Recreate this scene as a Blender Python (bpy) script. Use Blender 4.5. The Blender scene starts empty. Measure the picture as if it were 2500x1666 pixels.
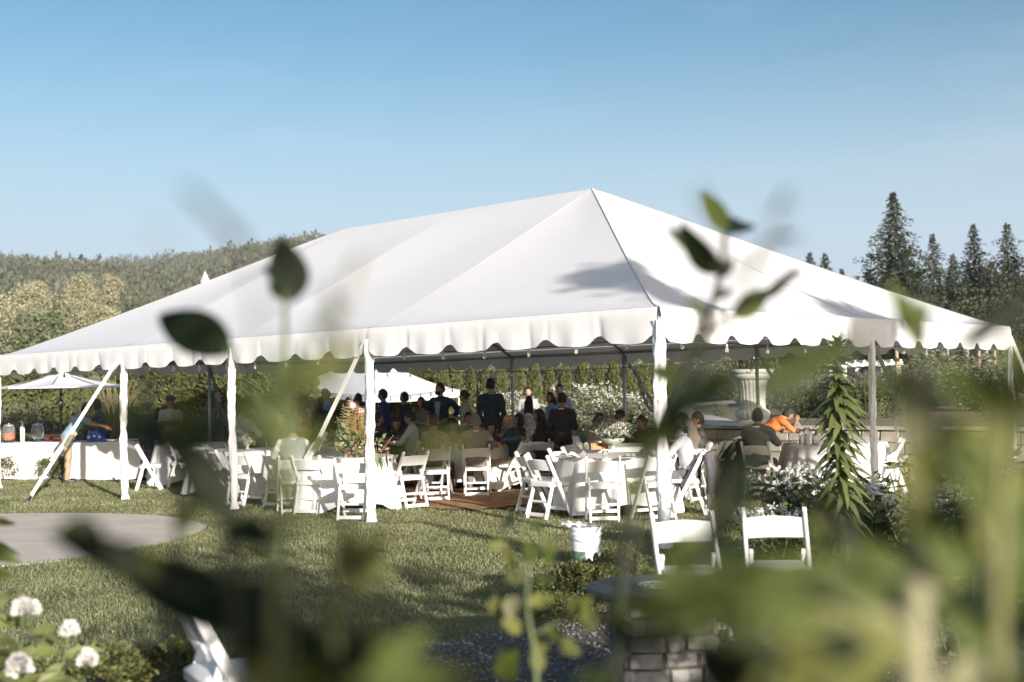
import bpy, bmesh, math, random
import numpy as np
from mathutils import Vector, Matrix, Euler, Quaternion
random.seed(7); rng = np.random.default_rng(11)
PI = math.pi
S = bpy.context.scene
COL = S.collection

# ---------------------------------------------------------------- camera, sky, sun, exposure
FPX, PITCH, ROLL, CAMH = 3014.12, 0.0384172, -0.0206348, 1.6687
_fw = Vector((0, math.cos(PITCH), math.sin(PITCH))); _up = Vector((0, -math.sin(PITCH), math.cos(PITCH))); _rt = Vector((1, 0, 0))
_r2 = _rt*math.cos(ROLL) + _up*math.sin(ROLL); _u2 = -_rt*math.sin(ROLL) + _up*math.cos(ROLL)
cam_d = bpy.data.cameras.new('camera'); cam = bpy.data.objects.new('camera', cam_d); COL.objects.link(cam)
_m = Matrix((( _r2.x, _u2.x, -_fw.x, 0), (_r2.y, _u2.y, -_fw.y, 0), (_r2.z, _u2.z, -_fw.z, CAMH), (0, 0, 0, 1)))
cam.matrix_world = _m
cam_d.sensor_width = 36; cam_d.lens = FPX/2500*36; cam_d.clip_start = .05; cam_d.clip_end = 6000
cam_d.dof.use_dof = True; cam_d.dof.focus_distance = 14.5; cam_d.dof.aperture_fstop = 2.0
S.camera = cam

SUN_EL = math.radians(14.0); SHDIR = math.radians(116.0)          # shadows run towards SHDIR on the ground
SUN = Vector((-math.cos(SHDIR)*math.cos(SUN_EL), -math.sin(SHDIR)*math.cos(SUN_EL), math.sin(SUN_EL)))
sl = bpy.data.lights.new('sun', 'SUN'); sl.energy = 4.9; sl.angle = math.radians(.5); sl.color = (1, .93, .855)
so = bpy.data.objects.new('sun', sl); COL.objects.link(so); so.rotation_euler = SUN.to_track_quat('Z', 'Y').to_euler()

W = bpy.data.worlds.new('World'); S.world = W; W.use_nodes = True
nt = W.node_tree; nt.nodes.clear()
def wn(t, **kw):
    n = nt.nodes.new(t)
    for k, v in kw.items(): setattr(n, k, v)
    return n
sky = wn('ShaderNodeTexSky', sky_type='NISHITA'); sky.sun_disc = False
sky.sun_elevation = SUN_EL; sky.sun_rotation = math.atan2(SUN.x, SUN.y)
sky.air_density = 1.0; sky.dust_density = 2.2; sky.ozone_density = 1.5; sky.altitude = 50
hs = wn('ShaderNodeHueSaturation'); hs.inputs['Hue'].default_value = .490; hs.inputs['Saturation'].default_value = 1.16
bg = wn('ShaderNodeBackground'); bg.inputs[1].default_value = .0645
ou = wn('ShaderNodeOutputWorld')
# faint high cirrus
tc = wn('ShaderNodeTexCoord'); mp = wn('ShaderNodeMapping'); mp.inputs['Scale'].default_value = (1.3, 1.3, 9); mp.inputs['Rotation'].default_value = (0, .16, 0)
no = wn('ShaderNodeTexNoise'); no.inputs['Scale'].default_value = 2.3; no.inputs['Detail'].default_value = 6; no.inputs['Roughness'].default_value = .6
cr = wn('ShaderNodeValToRGB'); cr.color_ramp.elements[0].position = .55; cr.color_ramp.elements[1].position = .85
cr.color_ramp.elements[1].color = (.20, .20, .20, 1)
mx = wn('ShaderNodeMix', data_type='RGBA'); 
L = nt.links
L.new(tc.outputs['Generated'], mp.inputs[0]); L.new(mp.outputs[0], no.inputs['Vector']); L.new(no.outputs[0], cr.inputs[0])
gm = wn('ShaderNodeGamma'); gm.inputs[1].default_value = 1.22; L.new(sky.outputs[0], gm.inputs[0]); L.new(gm.outputs[0], hs.inputs['Color']); mx.inputs[7].default_value = (8.2, 8.7, 9.3, 1)
L.new(cr.outputs[0], mx.inputs[0])
# pale aerial veil low in the sky, the same all round
sp = wn('ShaderNodeSeparateXYZ'); mr = wn('ShaderNodeMapRange', interpolation_type='SMOOTHSTEP'); mr.inputs[1].default_value = .30; mr.inputs[2].default_value = .04; mr.inputs[3].default_value = 0; mr.inputs[4].default_value = .93
m2 = wn('ShaderNodeMix', data_type='RGBA'); m2.inputs[7].default_value = (5.7, 7.0, 8.5, 1)
L.new(tc.outputs['Generated'], sp.inputs[0]); L.new(sp.outputs[2], mr.inputs[0]); L.new(mr.outputs[0], m2.inputs[0]); L.new(hs.outputs[0], m2.inputs[6]); L.new(m2.outputs[2], mx.inputs[6]); L.new(mx.outputs[2], bg.inputs[0]); L.new(bg.outputs[0], ou.inputs[0])
S.view_settings.view_transform = 'Standard'; S.view_settings.look = 'None'; S.view_settings.gamma = 1
S.view_settings.exposure = .84; S.view_settings.use_curve_mapping = False
S.render.engine = 'CYCLES'
S.cycles.max_bounces = 6; S.cycles.transparent_max_bounces = 8

# ---------------------------------------------------------------- pixel -> place helpers (photo pixels, 2500 wide)
def ray(x, y): return _fw + _r2*((x-1250)/FPX) + _u2*((833-y)/FPX)
def at(x, y, d): return Vector((0, 0, CAMH)) + ray(x, y)*d
def G(x, y, z=0):
    r = ray(x, y); return Vector((0, 0, CAMH)) + r*((z-CAMH)/r.z)
def K(x, y, d): return at(x*1.0625, y*1.0625, d)

# ---------------------------------------------------------------- materials
MATS = {}
def mat(name, col, rough=.6, var=.12, scale=8, bump=0, bscale=40, transl=0, island=None, metal=0, spec=.5, emit=0, trans=0, detail=4, coat=0):
    if name in MATS: return MATS[name]
    m = bpy.data.materials.new(name); m.use_nodes = True; n = m.node_tree.nodes; l = m.node_tree.links
    b = n['Principled BSDF']; b.inputs['Roughness'].default_value = rough; b.inputs['Metallic'].default_value = metal
    b.inputs['Specular IOR Level'].default_value = spec
    if trans: b.inputs['Transmission Weight'].default_value = trans; b.inputs['IOR'].default_value = 1.3
    if emit: b.inputs['Emission Color'].default_value = (*col, 1); b.inputs['Emission Strength'].default_value = emit
    if coat: b.inputs['Coat Weight'].default_value = coat
    c1 = tuple(max(0, c*(1-var)) for c in col); c2 = tuple(min(1, c*(1+var)) for c in col)
    if island: c1, c2 = col, island
    tx = n.new('ShaderNodeTexCoord'); nz = n.new('ShaderNodeTexNoise'); nz.inputs['Scale'].default_value = scale; nz.inputs['Detail'].default_value = detail
    l.new(tx.outputs['Object'], nz.inputs['Vector'])
    rp = n.new('ShaderNodeValToRGB'); rp.color_ramp.elements[0].color = (*c1, 1); rp.color_ramp.elements[1].color = (*c2, 1)
    rp.color_ramp.elements[0].position = .3; rp.color_ramp.elements[1].position = .7
    if island:
        ge = n.new('ShaderNodeNewGeometry'); rp.color_ramp.elements[0].position = 0; rp.color_ramp.elements[1].position = 1
        ma = n.new('ShaderNodeMath'); ma.operation = 'MULTIPLY_ADD'; ma.inputs[1].default_value = .7
        ms = n.new('ShaderNodeMath'); ms.operation = 'MULTIPLY_ADD'; ms.inputs[1].default_value = 1.2; ms.inputs[2].default_value = -.45
        l.new(nz.outputs[0], ms.inputs[0]); l.new(ge.outputs['Random Per Island'], ma.inputs[0]); l.new(ms.outputs[0], ma.inputs[2]); l.new(ma.outputs[0], rp.inputs[0])
    else: l.new(nz.outputs[0], rp.inputs[0])
    l.new(rp.outputs[0], b.inputs['Base Color'])
    if bump:
        bz = n.new('ShaderNodeTexNoise'); bz.inputs['Scale'].default_value = bscale; bz.inputs['Detail'].default_value = 5
        bp = n.new('ShaderNodeBump'); bp.inputs['Strength'].default_value = bump; bp.inputs['Distance'].default_value = .02
        l.new(tx.outputs['Object'], bz.inputs['Vector']); l.new(bz.outputs[0], bp.inputs['Height']); l.new(bp.outputs[0], b.inputs['Normal'])
    if transl:
        tr = n.new('ShaderNodeBsdfTranslucent'); mxs = n.new('ShaderNodeMixShader'); mxs.inputs[0].default_value = transl
        l.new(rp.outputs[0], tr.inputs[0]); l.new(b.outputs[0], mxs.inputs[1]); l.new(tr.outputs[0], mxs.inputs[2])
        l.new(mxs.outputs[0], n['Material Output'].inputs[0])
    MATS[name] = m; return m

# ---------------------------------------------------------------- mesh builder
class MB:
    def __init__(s): s.v = []; s.f = []
    def add(s, vs, fs):
        o = len(s.v); s.v += [tuple(p) for p in vs]; s.f += [tuple(i+o for i in f) for f in fs]; return s
    def box(s, c, size, M=None):
        x, y, z = (q/2 for q in size)
        vs = [Vector((sx*x, sy*y, sz*z)) for sz in (-1, 1) for sy in (-1, 1) for sx in (-1, 1)]
        if M is not None: vs = [M @ p for p in vs]
        vs = [p+Vector(c) for p in vs]
        return s.add(vs, [(0, 2, 3, 1), (4, 5, 7, 6), (0, 1, 5, 4), (2, 6, 7, 3), (0, 4, 6, 2), (1, 3, 7, 5)])
    def bar(s, a, b, w, t, up=(0, 0, 1), cham=.2):
        # rectangular bar with chamfered long edges; w across, t along 'up'
        a, b = Vector(a), Vector(b); d = (b-a).normalized(); x = d.cross(Vector(up)); 
        if x.length < 1e-4: x = d.cross(Vector((0, 1, 0)))
        x.normalize(); y = x.cross(d).normalized()
        c = cham*min(w, t)
        pr = [(-w/2+c, -t/2), (w/2-c, -t/2), (w/2, -t/2+c), (w/2, t/2-c), (w/2-c, t/2), (-w/2+c, t/2), (-w/2, t/2-c), (-w/2, -t/2+c)]
        vs = [e+x*p+y*q for e in (a, b) for p, q in pr]
        return s.add(vs, [(i, (i+1) % 8, 8+(i+1) % 8, 8+i) for i in range(8)]+[tuple(range(7, -1, -1)), tuple(range(8, 16))])
    def tube(s, pts, rad, n=8, cap=True):
        pts = [Vector(p) for p in pts]; m = len(pts)
        if not hasattr(rad, '__len__'): rad = [rad]*m
        vs = []; x = None
        for i, p in enumerate(pts):
            d = (pts[min(i+1, m-1)]-pts[max(i-1, 0)]).normalized()
            if x is None:
                x = d.cross(Vector((0, 0, 1)));
                if x.length < 1e-3: x = d.cross(Vector((0, 1, 0)))
            x = (x-d*x.dot(d)).normalized(); y = d.cross(x)
            vs += [p+(x*math.cos(2*PI*k/n)+y*math.sin(2*PI*k/n))*rad[i] for k in range(n)]
        fs = [(i*n+k, i*n+(k+1) % n, (i+1)*n+(k+1) % n, (i+1)*n+k) for i in range(m-1) for k in range(n)]
        if cap: fs += [tuple(range(n-1, -1, -1)), tuple((m-1)*n+k for k in range(n))]
        return s.add(vs, fs)
    def lathe(s, prof, c=(0, 0, 0), n=24, fn=None):
        # prof: list of (r,z); fn(angle, r, z) -> (r, z) may shape it
        vs = []; c = Vector(c)
        for r, z in prof:
            for k in range(n):
                a = 2*PI*k/n; rr, zz = fn(a, r, z) if fn else (r, z)
                vs.append(c+Vector((rr*math.cos(a), rr*math.sin(a), zz)))
        m = len(prof)
        fs = [(i*n+k, i*n+(k+1) % n, (i+1)*n+(k+1) % n, (i+1)*n+k) for i in range(m-1) for k in range(n)]
        if prof[0][0] > 1e-4 and fn is None: fs.append(tuple(range(n-1, -1, -1)))
        if prof[-1][0] > 1e-4: fs.append(tuple((m-1)*n+k for k in range(n)))
        return s.add(vs, fs)
    def ell(s, c, r, M=None, n=10, m=7):
        vs = [Vector((0, 0, -r[2]))]
        for i in range(1, m):
            t = -PI/2+PI*i/m
            vs += [Vector((r[0]*math.cos(t)*math.cos(2*PI*k/n), r[1]*math.cos(t)*math.sin(2*PI*k/n), r[2]*math.sin(t))) for k in range(n)]
        vs.append(Vector((0, 0, r[2])))
        if M is not None: vs = [M @ p for p in vs]
        vs = [p+Vector(c) for p in vs]
        fs = [(0, 1+(k+1) % n, 1+k) for k in range(n)]
        for i in range(m-2): fs += [(1+i*n+k, 1+i*n+(k+1) % n, 1+(i+1)*n+(k+1) % n, 1+(i+1)*n+k) for k in range(n)]
        l = len(vs)-1; b = 1+(m-2)*n
        fs += [(l, b+k, b+(k+1) % n) for k in range(n)]
        return s.add(vs, fs)
    def grid(s, fn, nu, nv, close=False):
        vs = [fn(i/nu, j/nv) for j in range(nv+1) for i in range(nu+1)]
        w = nu+1
        return s.add(vs, [(j*w+i, j*w+i+1, (j+1)*w+i+1, (j+1)*w+i) for j in range(nv) for i in range(nu)])
    def build(s, name, m, parent=None, smooth=False, loc=None):
        me = bpy.data.meshes.new(name); me.from_pydata(s.v, [], s.f)
        return link(name, me, m, parent, smooth, loc)
def link(name, me, m=None, parent=None, smooth=False, loc=None):
    if m is not None and not me.materials: me.materials.append(m)
    if smooth and len(me.polygons): me.polygons.foreach_set('use_smooth', [True]*len(me.polygons))
    o = bpy.data.objects.new(name, me); COL.objects.link(o)
    if parent is not None: o.parent = parent
    if loc is not None: o.location = loc
    return o
def npmesh(name, v, f, m=None):
    # v (N,3) f (M,k) arrays
    me = bpy.data.meshes.new(name); k = f.shape[1]
    me.vertices.add(len(v)); me.vertices.foreach_set('co', v.astype(np.float32).ravel())
    me.loops.add(f.size); me.loops.foreach_set('vertex_index', f.astype(np.int32).ravel())
    me.polygons.add(len(f)); me.polygons.foreach_set('loop_start', np.arange(0, f.size, k, dtype=np.int32))
    me.polygons.foreach_set('loop_total', np.full(len(f), k, dtype=np.int32))
    me.update(calc_edges=True)
    if m: me.materials.append(m)
    return me
def cards(c, size, d=None, aspect=.5, spread=1.0, g=rng):
    """diamond leaves at centres c, long axis near d"""
    n = len(c); r = g.normal(size=(n, 3))
    if d is None: d = g.normal(size=(n, 3))
    d = d + r*spread; d /= np.linalg.norm(d, axis=1)[:, None]+1e-9
    q = g.normal(size=(n, 3)); x = np.cross(d, q); x /= np.linalg.norm(x, axis=1)[:, None]+1e-9
    s = (size if hasattr(size, '__len__') else np.full(n, size))*g.uniform(.7, 1.3, n)
    nn = np.cross(d, x)
    a = c; b = c+d*(s*.45)[:, None]+x*(s*aspect*.5)[:, None]+nn*(s*.08)[:, None]; t = c+d*s[:, None]; e = c+d*(s*.45)[:, None]-x*(s*aspect*.5)[:, None]+nn*(s*.08)[:, None]
    v = np.stack([a, b, t, e], 1).reshape(-1, 3); f = np.arange(4*n).reshape(-1, 4)
    return v, f
def vf(*pairs):
    V = []; F = []; o = 0
    for v, f in pairs: V.append(v); F.append(f+o); o += len(v)
    return np.concatenate(V), np.concatenate(F)

# ---------------------------------------------------------------- tags
def thing(name, label, cat, loc=(0, 0, 0), rz=0, group=None):
    o = bpy.data.objects.new(name, None); COL.objects.link(o); o.empty_display_size = .2
    o.location = loc; o.rotation_euler = (0, 0, rz); return tag(o, label, cat, group)
def tag(o, label, cat, group=None):
    o['label'] = label; o['category'] = cat
    if group: o['group'] = group
    return o
def struct(o): o['kind'] = 'structure'; return o
def stuff(o): o['kind'] = 'stuff'; return o
def dup(root, loc=None, rz=None, label=None, group=None, scale=None):
    r = root.copy(); COL.objects.link(r)
    if loc is not None: r.location = loc
    if rz is not None: r.rotation_euler = (0, 0, rz)
    if label: r['label'] = label
    if group: r['group'] = group
    if scale is not None: r.scale = scale if hasattr(scale, '__len__') else (scale,)*3
    for ch in list(root.children):
        c = ch.copy(); COL.objects.link(c); c.parent = r
        for gch in list(ch.children):
            d = gch.copy(); COL.objects.link(d); d.parent = c
    return r
def inpoly(x, y, poly):
    r = np.zeros(len(x), bool); n = len(poly)
    for i in range(n):
        x1, y1 = poly[i][:2]; x2, y2 = poly[(i+1) % n][:2]
        c = ((y1 > y) != (y2 > y)); 
        with np.errstate(divide='ignore', invalid='ignore'): xi = (x2-x1)*(y-y1)/((y2-y1) or 1e-9)+x1
        r ^= c & (x < xi)
    return r
def smoothpoly(p, it=2):
    for _ in range(it):
        q = []
        for i in range(len(p)):
            a, b = Vector(p[i]), Vector(p[(i+1) % len(p)]); q += [a*.75+b*.25, a*.25+b*.75]
        p = q
    return p
def sheet(name, poly, z, m):
    mb = MB(); mb.add([(p[0], p[1], z) for p in poly], [tuple(range(len(poly)))]); return struct(mb.build(name, m))

# tent frame on plan (feet along the long side n, across m)
FT = .3048; TH = 2.3875762; TA = Vector((1.50368, 12.60012, 0)); TU = Vector((math.cos(TH), math.sin(TH), 0)); TV = Vector((TU.y, -TU.x, 0))
EH, RH = 2.4326, 4.7458
def T(n, m, z=0): return TA+TU*(n*FT)+TV*(m*FT)+Vector((0, 0, z))
def terr(p): return .86+.012*max(0, (Vector(p)-T(0, 32.5)).dot(TV))
# ================================================================ SETTING
m_lawn = mat('lawn_soil', (.15, .15, .075), .95, .35, 3.0, bump=.5, bscale=60, detail=8)
m_meadow = mat('meadow', (.16, .14, .075), .95, .3, .4)
m_conc = mat('concrete', (.53, .475, .41), .85, .1, 1.5, bump=.12, bscale=50, detail=8)
m_gravel = mat('gravel_bed', (.115, .105, .09), .9, .4, 25, bump=.8, bscale=120)
m_mulch = mat('mulch', (.05, .036, .025), .95, .4, 18, bump=.9, bscale=70)
m_straw = mat('worn_straw', (.33, .185, .085), .95, .4, 5, bump=.6, bscale=60, detail=9)
m_stone = mat('garden_stone', (.47, .44, .38), .85, .22, 5, bump=.5, bscale=22, detail=8)
m_joint = mat('stone_joint', (.10, .09, .075), .95, .2, 10)

mb = MB(); mb.add([(-2500, -300, -.03), (2500, -300, -.03), (2500, 3000, -.03), (-2500, 3000, -.03)], [(0, 1, 2, 3)])
struct(mb.build('ground', m_meadow))
# lawn, gently uneven
def lawn_z(x, y): return .018*math.sin(x*.9+1)*math.sin(y*.7)+.01*math.sin(x*2.1+y*1.3)
gravel_px = [(1000, 1600), (1062, 1583), (1150, 1562), (1250, 1543), (1330, 1530), (1420, 1515), (1520, 1490)]
edge = [G(*p) for p in gravel_px]
lawn_poly = [(-16, 7.6), (-3.0, 7.9)] + [(p.x, p.y) for p in edge] + [(2.2, 9.6), (2.6, 10.6), (4.0, 11.6), (9.5, 14.5), (14, 19), (14, 36), (-22, 36), (-22, 7.6)]
mb = MB(); nx, ny = 90, 80
gx = np.linspace(-22, 14, nx+1); gy = np.linspace(7.3, 40, ny+1)
XX, YY = np.meshgrid(gx, gy); 
ins = inpoly(XX.ravel(), YY.ravel(), lawn_poly)
mb.v = [(x, y, lawn_z(x, y)*.4) for x, y in zip(XX.ravel(), YY.ravel())]
w = nx+1
mb.f = [(j*w+i, j*w+i+1, (j+1)*w+i+1, (j+1)*w+i) for j in range(ny) for i in range(nx) if ins[j*w+i] or ins[j*w+i+1] or ins[(j+1)*w+i] or ins[(j+1)*w+i+1]]
struct(mb.build('lawn', m_lawn, smooth=True))
# planting bed and gravel in front of the lawn
mb = MB(); mb.grid(lambda u, v: (-9+22*u, -3+14.4*v, -.018), 20, 20); struct(mb.build('planting_bed', m_mulch))
gpoly = [G(1062, 1583), G(1150, 1562), G(1250, 1543), G(1330, 1530), G(1420, 1515), G(1520, 1490)]
gpoly = [(p.x, p.y) for p in gpoly]+[(3.6, 8.6), (3.6, 4.5), (-.9, 4.5), (-.9, 7.6)]
sheet('gravel_path', gpoly, .028, m_gravel)
# concrete path at left
ppx = [(-260, 1270), (0, 1255), (208, 1254), (330, 1257), (413, 1262), (480, 1275), (512, 1288), (470, 1306), (387, 1331), (300, 1348), (193, 1367), (62, 1379), (-150, 1398), (-420, 1410)]
path_poly = [G(*p) for p in ppx]; path_poly = [(p.x, p.y) for p in smoothpoly([(p.x, p.y, 0) for p in path_poly], 2)]
mb = MB(); n = len(path_poly)
mb.add([(*p, .010) for p in path_poly]+[(*p, -.02) for p in path_poly], [tuple(range(n))]+[(i, n+i, n+(i+1) % n, (i+1) % n) for i in range(n)])
cpath = struct(mb.build('concrete_path', m_conc))
for (xa, ya, xb, yb) in [(-20, 1290, 500, 1286), (-20, 1330, 390, 1329)]:
    p, q = G(xa, ya), G(xb, yb); mbj = MB(); mbj.bar(Vector((p.x, p.y, .0095)), Vector((q.x, q.y, .0095)), .008, .004, cham=0); mbj.build('path_joint', mat('path_sand', (.33, .29, .24), .9), cpath)
# worn straw-coloured ground under the tent
wpx = [(1000, 1236), (1090, 1247), (1190, 1250), (1290, 1232), (1400, 1250), (1500, 1240), (1600, 1215), (1560, 1185), (1400, 1170), (1200, 1168), (1020, 1180), (960, 1210)]
worn = [G(*p) for p in wpx]; worn = smoothpoly([(p.x, p.y, 0) for p in worn], 3); worn = [(p.x+random.uniform(-.10, .10), p.y+random.uniform(-.16, .16)) for p in worn]
sheet('worn_ground', worn, .03, m_straw)

# raised garden terrace at right behind the tent, held by a stone wall
m_terr = mat('terrace_soil', (.19, .15, .09), .95, .35, 1.2, bump=.5, bscale=30)
WO = T(26, 32.5)
def tp_(s, d): return WO-TU*s+TV*d
mb = MB(); mb.grid(lambda u, v: tp_(60*u, .1+60*v)+Vector((0, 0, .86+.012*60*v)), 20, 20); struct(mb.build('garden_terrace', m_terr))
def GT(x, y):
    r = ray(x, y); z = .9
    for _ in range(40): p = Vector((0, 0, CAMH))+r*((z-CAMH)/min(r.z, -.004)); z = .5*z+.5*min(1.45, terr(p))
    return p
tpx = [(1655, 1036), (1850, 1046), (1780, 1026), (1720, 1012), (1690, 1002), (1700, 992), (1800, 986), (1790, 979), (1660, 985), (1610, 1000), (1622, 1022)]
tpw = [GT(*p) for p in tpx]
mb = MB(); mb.add([(p.x, p.y, terr(p)+.02) for p in tpw], [tuple(range(len(tpw)))]); struct(mb.build('garden_path', m_conc))
wall = thing('stone_wall', 'low wall of pale cut stone blocks holding the raised garden behind the tent', 'wall', WO, TH-PI)
mb = MB(); mb.box((9, 0, .41), (18, .22, .82)); mb.box((0.1, 8, .41), (.22, 15.8, .82)); mb.build('wall_core', m_joint, wall)
blocks = []
for k in range(5):
    mbk = MB(); w_ = .36+.06*k
    mbk.box((0, 0, 0), (w_-.014, .06, .2-.014))
    me = bpy.data.meshes.new('stone_block'); me.from_pydata(mbk.v, [], mbk.f)
    bm = bmesh.new(); bm.from_mesh(me); bmesh.ops.bevel(bm, geom=bm.edges[:], offset=.014, segments=1, affect='EDGES')
    for v in bm.verts: v.co += Vector((random.uniform(-.006, .006), random.uniform(-.008, .008), random.uniform(-.005, .005)))
    bm.to_mesh(me); bm.free(); me.materials.append(m_stone); blocks.append((w_, me))
for row in range(4):
    x = -.1-(row % 2)*.2
    while x < 17:
        w_, me = random.choice(blocks)
        o = bpy.data.objects.new('stone_block', me); COL.objects.link(o); o.parent = wall
        o.location = (x+w_/2, -.125-random.uniform(0, .012), .1+row*.2); x += w_
x = -.2
while x < 17.5:
    mbk = MB(); w_ = .6; mbk.box((0, 0, 0), (w_-.01, .34, .055)); o = mbk.build('coping_stone', m_conc, wall); o.location = (x+.3, -.03, .85); x += w_
stp = thing('stone_step', 'low paved ledge in front of the shaded stone wall near the right corner leg', 'step', T(-4, 31), TH-PI)
mb = MB(); mb.box((3, 0, .19), (9, .7, .38)); mb.build('ledge_core', m_stone, stp); 
for k in range(9): MB().box((-1+k*1.0, -.02, .41), (.99, .8, .05)).build('paving_slab', m_conc, stp)

# ---------------------------------------------------------------- wooded hill far left
RID = [(-.62, .092), (-.5, .097), (-.414, .100), (-.35, .101), (-.274, .103), (-.22, .1055), (-.168, .109), (-.08, .110), (.05, .105), (.25, .075), (.5, .06), (.8, .05)]
def ridge(a):
    for (a0, r0), (a1, r1) in zip(RID, RID[1:]):
        if a <= a1: return r0+(r1-r0)*max(0, (a-a0)/(a1-a0))
    return RID[-1][1]
def hill_z(a, r):
    t = max(0, min(1, (r-190)/960)); s = t*t*(3-2*t)
    return -1+ridge(a)*1150*(.55*t+.45*s)*(1+.06*math.sin(a*23+r*.006)+.05*math.sin(a*11-r*.011))*(1 if r <= 1150 else max(0, 1-(r-1150)/1200))
mb = MB()
def hp(u, v):
    a = -.75+1.6*u; r = 190+1500*v; return (r*math.sin(a), r*math.cos(a), hill_z(a, r))
mb.grid(hp, 90, 40)
m_hill = mat('hill_ground', (.09, .085, .05), .95, .3, .05)
struct(mb.build('wooded_hill', m_hill, smooth=True))
N = 23000
aa = rng.uniform(-.52, .14, N); rr = 235+935*rng.uniform(0, 1, N)**.75; CC = []; DD = []; ZZ = []
for a, r in zip(aa, rr):
    x, y, z = r*math.sin(a), r*math.cos(a), hill_z(a, r)-.3
    patch = math.sin(a*37+r*.013)+math.sin(a*19-r*.021); con = rng.random() < .55+.3*patch
    h = rng.uniform(5, 10)*(1 if rng.random() < .9 else 1.4)
    if r > 1075: h *= rng.uniform(.4, 1.5)
    k = 13; t = rng.uniform(.04, 1, k); an = rng.uniform(0, 6.28, k); w_ = h*(.17*(1-t)+.01 if con else .30*np.sin(PI*(.12+.8*t)))*rng.uniform(.5, 1.1, k)
    CC.append(np.stack([x+w_*np.cos(an), y+w_*np.sin(an), z+h*t*.86], 1)); DD.append(np.stack([.3*np.cos(an), .3*np.sin(an), np.full(k, 1. if con else .4)], 1)); ZZ.append(np.full(k, h*(.22 if con else .25)))
V, F = cards(np.concatenate(CC), np.concatenate(ZZ), np.concatenate(DD), .5, .35)
me = npmesh('hill_forest', V, F, mat('hill_foliage', (.042, .055, .028), .95, 0, .02, island=(.135, .135, .078), detail=3))
stuff(link('hill_forest', me))

# ---------------------------------------------------------------- trees
m_bark = mat('bark', (.13, .10, .075), .95, .3, 12, bump=.6, bscale=30)
m_fir = mat('fir_needles', (.022, .036, .020), .9, 0, .6, island=(.068, .076, .038), transl=.12)
m_pop = mat('poplar_leaf', (.25, .235, .135), .8, 0, .5, island=(.48, .455, .30), transl=.2)
m_wil = mat('willow_leaf', (.10, .125, .06), .8, 0, .5, island=(.20, .22, .12), transl=.2)
m_oak = mat('broad_leaf', (.05, .072, .024), .8, 0, .6, island=(.12, .14, .05), transl=.25)
m_dkb = mat('dark_broad_leaf', (.028, .042, .018), .8, 0, .6, island=(.085, .09, .04), transl=.2)
m_arb = mat('arborvitae_spray', (.050, .066, .018), .85, 0, 2, island=(.150, .150, .052), transl=.15)
def fir_parts(H, seed, nb=150):
    g = np.random.default_rng(seed); C = []; D = []; Z = []
    tb = MB(); tb.tube([(0, 0, 0), (0, 0, H*.5), (0, 0, H)], [H*.016, H*.01, .01], 7)
    for i in range(nb):
        t = (i+g.uniform(0, .9))/nb; t = .06+.94*t**1.05; z = H*t
        Lb = H*.41*(1-t)**.9*g.uniform(.4, 1.2)*(1+.25*math.sin(i*.21+seed))+.05; a = i*2.4+g.uniform(-.4, .4)
        k = max(5, int(17*Lb/(H*.2)))
        for s in np.linspace(.12, 1, k):
            wob = g.uniform(-1, 1, 3)*Lb*.07
            drop = -.28*Lb*s*s+.10*Lb*s
            C.append((Lb*s*math.cos(a)+wob[0], Lb*s*math.sin(a)+wob[1], z+drop+wob[2]))
            D.append((math.cos(a), math.sin(a), -.35)); Z.append(H*.055*(1-.72*t)*(1.15-.5*s))
    C = np.array(C); D = np.array(D); Z = np.array(Z); C3 = np.repeat(C, 3, 0)+g.normal(size=(len(C)*3, 3))*H*.012*np.clip(1.1-np.repeat(C[:, 2:3], 3, 0)/H, .1, 1); v, f = cards(C3, np.repeat(Z, 3)*.9, np.repeat(D, 3, 0), .28, .75, g)
    v2, f2 = cards(C, Z*1.2, D, .4, .5, g)
    return tb, vf((v, f), (v2, f2))
def make_fir(name, label, H, seed, loc, group=None, nb=150, cat='tree'):
    tb, (v, f) = fir_parts(H, seed, nb); r = thing(name, label, cat, loc, random.uniform(0, 6), group)
    tb.build('trunk', m_bark, r); link('crown', npmesh('crown', v, f, m_fir), None, r); return r
def leafy(H, Wd, seed, nc=55, per=70, leaf=.3, base=.18, shape=1.0, lump=.13):
    g = np.random.default_rng(seed); C = []; tb = MB()
    tb.tube([(0, 0, 0), (.05*H*.1, 0, H*.3), (0, .02*H, H*.75)], [H*.022, H*.016, .03], 7)
    for i in range(nc):
        t = g.uniform(0, 1); z = H*(base+(1-base)*t); prof = math.sin(PI*min(1, .12+.84*t**shape))**.7
        a = g.uniform(0, 6.28); rad = Wd/2*prof*g.uniform(.45, .95)
        c = np.array([rad*math.cos(a), rad*math.sin(a), z-.04*H])
        sz = Wd*lump*g.uniform(.7, 1.35)
        C.append(c+g.normal(size=(per, 3))*sz*np.array([1, 1, .75]))
        if i % 4 == 0: tb.tube([(0, 0, z*.7), tuple(c*np.array([.6, .6, 1])-np.array([0, 0, .05*H])), tuple(c)], [H*.009, H*.006, .008], 5)
    C = np.concatenate(C); v, f = cards(C, leaf, None, .6, 1, g); return tb, v, f
def make_tree(name, label, H, Wd, seed, loc, m, group=None, **k):
    tb, v, f = leafy(H, Wd, seed, **k); r = thing(name, label, 'tree', loc, 0, group)
    tb.build('trunk', m_bark, r); link('crown', npmesh('crown', v, f, m), None, r); return r
def base_at(x, depth, z=0):
    p = at(x, 900, depth); return (p.x, p.y, z)
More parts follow.
